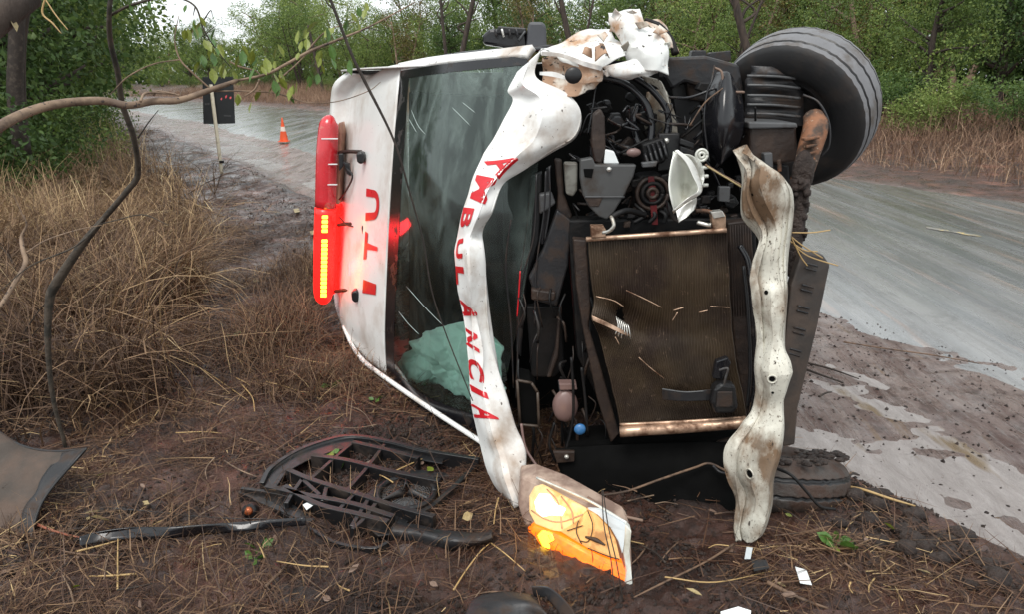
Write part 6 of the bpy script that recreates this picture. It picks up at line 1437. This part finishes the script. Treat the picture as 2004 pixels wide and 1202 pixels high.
for (px, py) in [(300, 613), (580, 412), (640, 395), (500, 548), (612, 455), (400, 570), (285, 985)]:
    scrap(px, py, [(-6, -3), (4, -5), (7, 2), (-3, 4)], M['paleleaf'], 'small pale scrap on the muddy verge left of the wreck', 'scrap', 'litter_scrap', .03, 'pale scraps on the verge left of the wreck')
# small green plants
def plant(px, py, n, s_, label, ks=('greenleaf',)):
    p = GG(px, py); t = empty('seedling', p, label, 'plant')
    for k in range(n):
        a = k * 2.4 + random.random(); leaf(t, p + Vector((cos(a) * .008, sin(a) * .008, .02)), s_ * random.uniform(.7, 1.2), (cos(a), sin(a), random.uniform(.1, .6)), random.choice(ks), 'leaf', 1.7)
    tube('stem', [p + Vector((0, 0, -.01)), p + Vector((.004, 0, .03))], .002, M['greenleaf'], t, 5)
plant(1636, 1076, 7, .075, 'small bright green broadleaf plant on the mud at lower right')
plant(508, 1085, 4, .06, 'small dull green plant on the mud below the grille')
plant(498, 1105, 3, .05, 'wilted green seedling just below the sensor')
plant(650, 762, 5, .05, 'small green seedling beside the lower edge of the roof')
plant(735, 790, 3, .045, 'tiny green seedling under the lower windscreen edge')
plant(455, 665, 6, .06, 'low green sprig on the bare mud left of the roof lights')
# loose dead leaves
for i in range(70):
    px = random.uniform(20, 1000); py = random.uniform(560, 1190)
    if random.random() < .25: px = random.uniform(1250, 1900); py = random.uniform(1000, 1190)
    p = GG(px, py, .02)
    if sdist(np.array([p.x]), np.array([p.y]))[0][0] > -.1: continue
    k = random.choice(['deadleaf', 'deadleaf', 'paleleaf', 'deadleaf', 'yelleaf']) if i % 3 else 'deadleaf'
    o = leaf(None, p, random.uniform(.025, .06), (random.uniform(-1, 1), random.uniform(-1, 1), random.uniform(-.1, .3)), k, 'fallen_leaf', random.uniform(.8, 1.6))
    tag(o, {'deadleaf': 'brown dead leaf fallen on the muddy ground', 'paleleaf': 'pale dry leaf fallen on the muddy ground', 'yelleaf': 'yellow-green leaf fallen on the muddy ground'}[k], 'leaf', 'leaves scattered on the mud')
p = GG(218, 1035, .035); o = leaf(None, p, .085, (-1, .2, .1), 'paleleaf', 'fallen_leaf', 1.4); tag(o, 'long pale cream dead leaf just above the black trim strip', 'leaf')
# sticks: the ones that can be told apart
def stick(pts, r_, m, label, grp=None, up=.02): 
    P_ = [GG(a, b2, up) for a, b2 in pts]; o = tube('stick', P_, [r_] + [r_ * .8] * (len(P_) - 2) + [r_ * .5], m, None, 6, 5 * len(P_)); tag(o, label, 'stick', grp)
stick([(520, 1160), (560, 1120), (590, 1090)], .006, M['stick'], 'dark forked stick lying below the black grille')
stick([(1170, 1040), (1200, 1060), (1260, 1075)], .004, M['strawy'], 'yellow straw beside the headlight')
stick([(888, 1165), (910, 1130), (940, 1090), (960, 1072)], .0035, M['strawy'], 'bent yellow straw below the broken trim of the grille')
stick([(960, 1072), (990, 1095), (1030, 1130)], .003, M['strawy'], 'thin straw running from the grille trim to the headlight')
stick([(1560, 722), (1600, 738), (1650, 756)], .009, M['bark_dark'], 'dark stick lying at the upper end of the puddle')
stick([(1575, 715), (1630, 730), (1680, 748)], .007, M['bark_dark'], 'second dark stick beside the one at the puddle end')
stick([(1650, 675), (1730, 688), (1830, 702), (1915, 718)], .006, M['stick'], 'long thin reddish stick lying on the silty shoulder')
stick([(1660, 962), (1690, 968), (1740, 985), (1790, 1000)], .007, M['strawy'], 'pale broken cane on the mud rim right of the buried wheel')
stick([(1655, 950), (1665, 935), (1680, 938)], .010, M['bark_dark'], 'short forked stick by the buried wheel')
stick([(1590, 870), (1604, 862), (1615, 860)], .006, M['bark_dark'], 'short dark twig on top of the buried wheel', None, .27)
stick([(1435, 1075), (1380, 1110), (1300, 1150), (1240, 1180)], .005, M['stick'], 'thin brown twig running from the beam toward the bottom edge')
stick([(1500, 1150), (1560, 1180), (1620, 1202)], .008, M['stick'], 'thick brown stick in the lower right foreground')
stick([(1300, 1140), (1400, 1150), (1520, 1125)], .003, M['strawy'], 'long pale straw below the bumper beam')
stick([(60, 1030), (110, 1050), (170, 1065)], .006, mat('reddish_twig', (.28, .09, .05), .6), 'reddish twig between the arch liner and the trim strip')
stick([(232, 1165), (232, 1100), (233, 1045)], .0035, M['strawy'], 'upright-looking straw crossing the black trim strip')
stick([(150, 1090), (240, 1065), (325, 1025)], .004, M['strawy'], 'yellow straw lying across the black trim strip')
stick([(345, 855), (400, 853), (435, 856)], .003, M['strawy'], 'straight pale straw on the bare mud at left centre')
stick([(275, 640), (340, 690), (420, 745), (485, 790)], .0045, M['strawy'], 'long pale cane leaning over the matted grass')
stick([(130, 800), (300, 790), (480, 762), (560, 745)], .004, M['stick'], 'long reddish brown stem lying along the grass edge')
stick([(490, 775), (560, 745), (620, 720)], .004, M['stick'], 'brown stem lying between the grass and the roof')
GS2 = 'loose sticks strewn on the mud'
for i in range(120):
    px = random.uniform(-10, 1010); py = random.uniform(640, 1195)
    if i % 4 == 0: px = random.uniform(1200, 1990); py = random.uniform(980, 1195)
    p = G(px, py)
    if sdist(np.array([p.x]), np.array([p.y]))[0][0] > -.15: continue
    a = random.uniform(0, 2 * pi); l_ = random.uniform(30, 110); q = [(px + cos(a) * l_ * k + random.uniform(-6, 6), py + sin(a) * l_ * .6 * k + random.uniform(-4, 4)) for k in (-.5, 0, .5)]
    stick(q, random.uniform(.0018, .0045), random.choice([M['stick'], M['stick'], M['strawy'], M['bark_pale'], M['bark_dark']]), 'loose dead stick lying on the mud', GS2, random.uniform(.012, .035))
# clods along the rim by the puddle
GC = 'clods of mud along the rim of the puddle'
icos = None
for i in range(46):
    s_ = random.random(); bx, by = 1660 + s_ * 340, 945 + s_ * 165
    px = bx + random.uniform(-60, 30); py = by + random.uniform(-5, 70)
    p = GG(px, py); r_ = random.uniform(.015, .045)
    a = np.linspace(0, pi, 9); b2 = np.linspace(0, 2 * pi, 14, endpoint=False); th_, ph = np.meshgrid(a, b2, indexing='ij')
    D0 = np.stack([np.sin(th_) * np.cos(ph), np.sin(th_) * np.sin(ph), np.cos(th_)], -1); rr_ = 1 + .45 * fbm(D0[..., 0] * 2.2 + i, D0[..., 1] * 2.2, D0[..., 2] * 2.2, 3, i)
    Vv = D0 * rr_[..., None] * r_ * np.array([1.2, 1, .7]); I = np.arange(9 * 14).reshape(9, 14); J = np.roll(I, -1, axis=1)
    o = mk('mud_clod', Vv.reshape(-1, 3), np.stack([I[:-1], I[1:], J[1:], J[:-1]], -1).reshape(-1, 4), M['mudcake'], None); o.location = p + Vector((0, 0, r_ * .2))
    tag(o, 'dark clod of mud on the rim between wreck and puddle', 'mud clod', GC)
# stray stems standing in the near grass and green sprigs in it
for (px, py) in [(470, 1), ]: pass
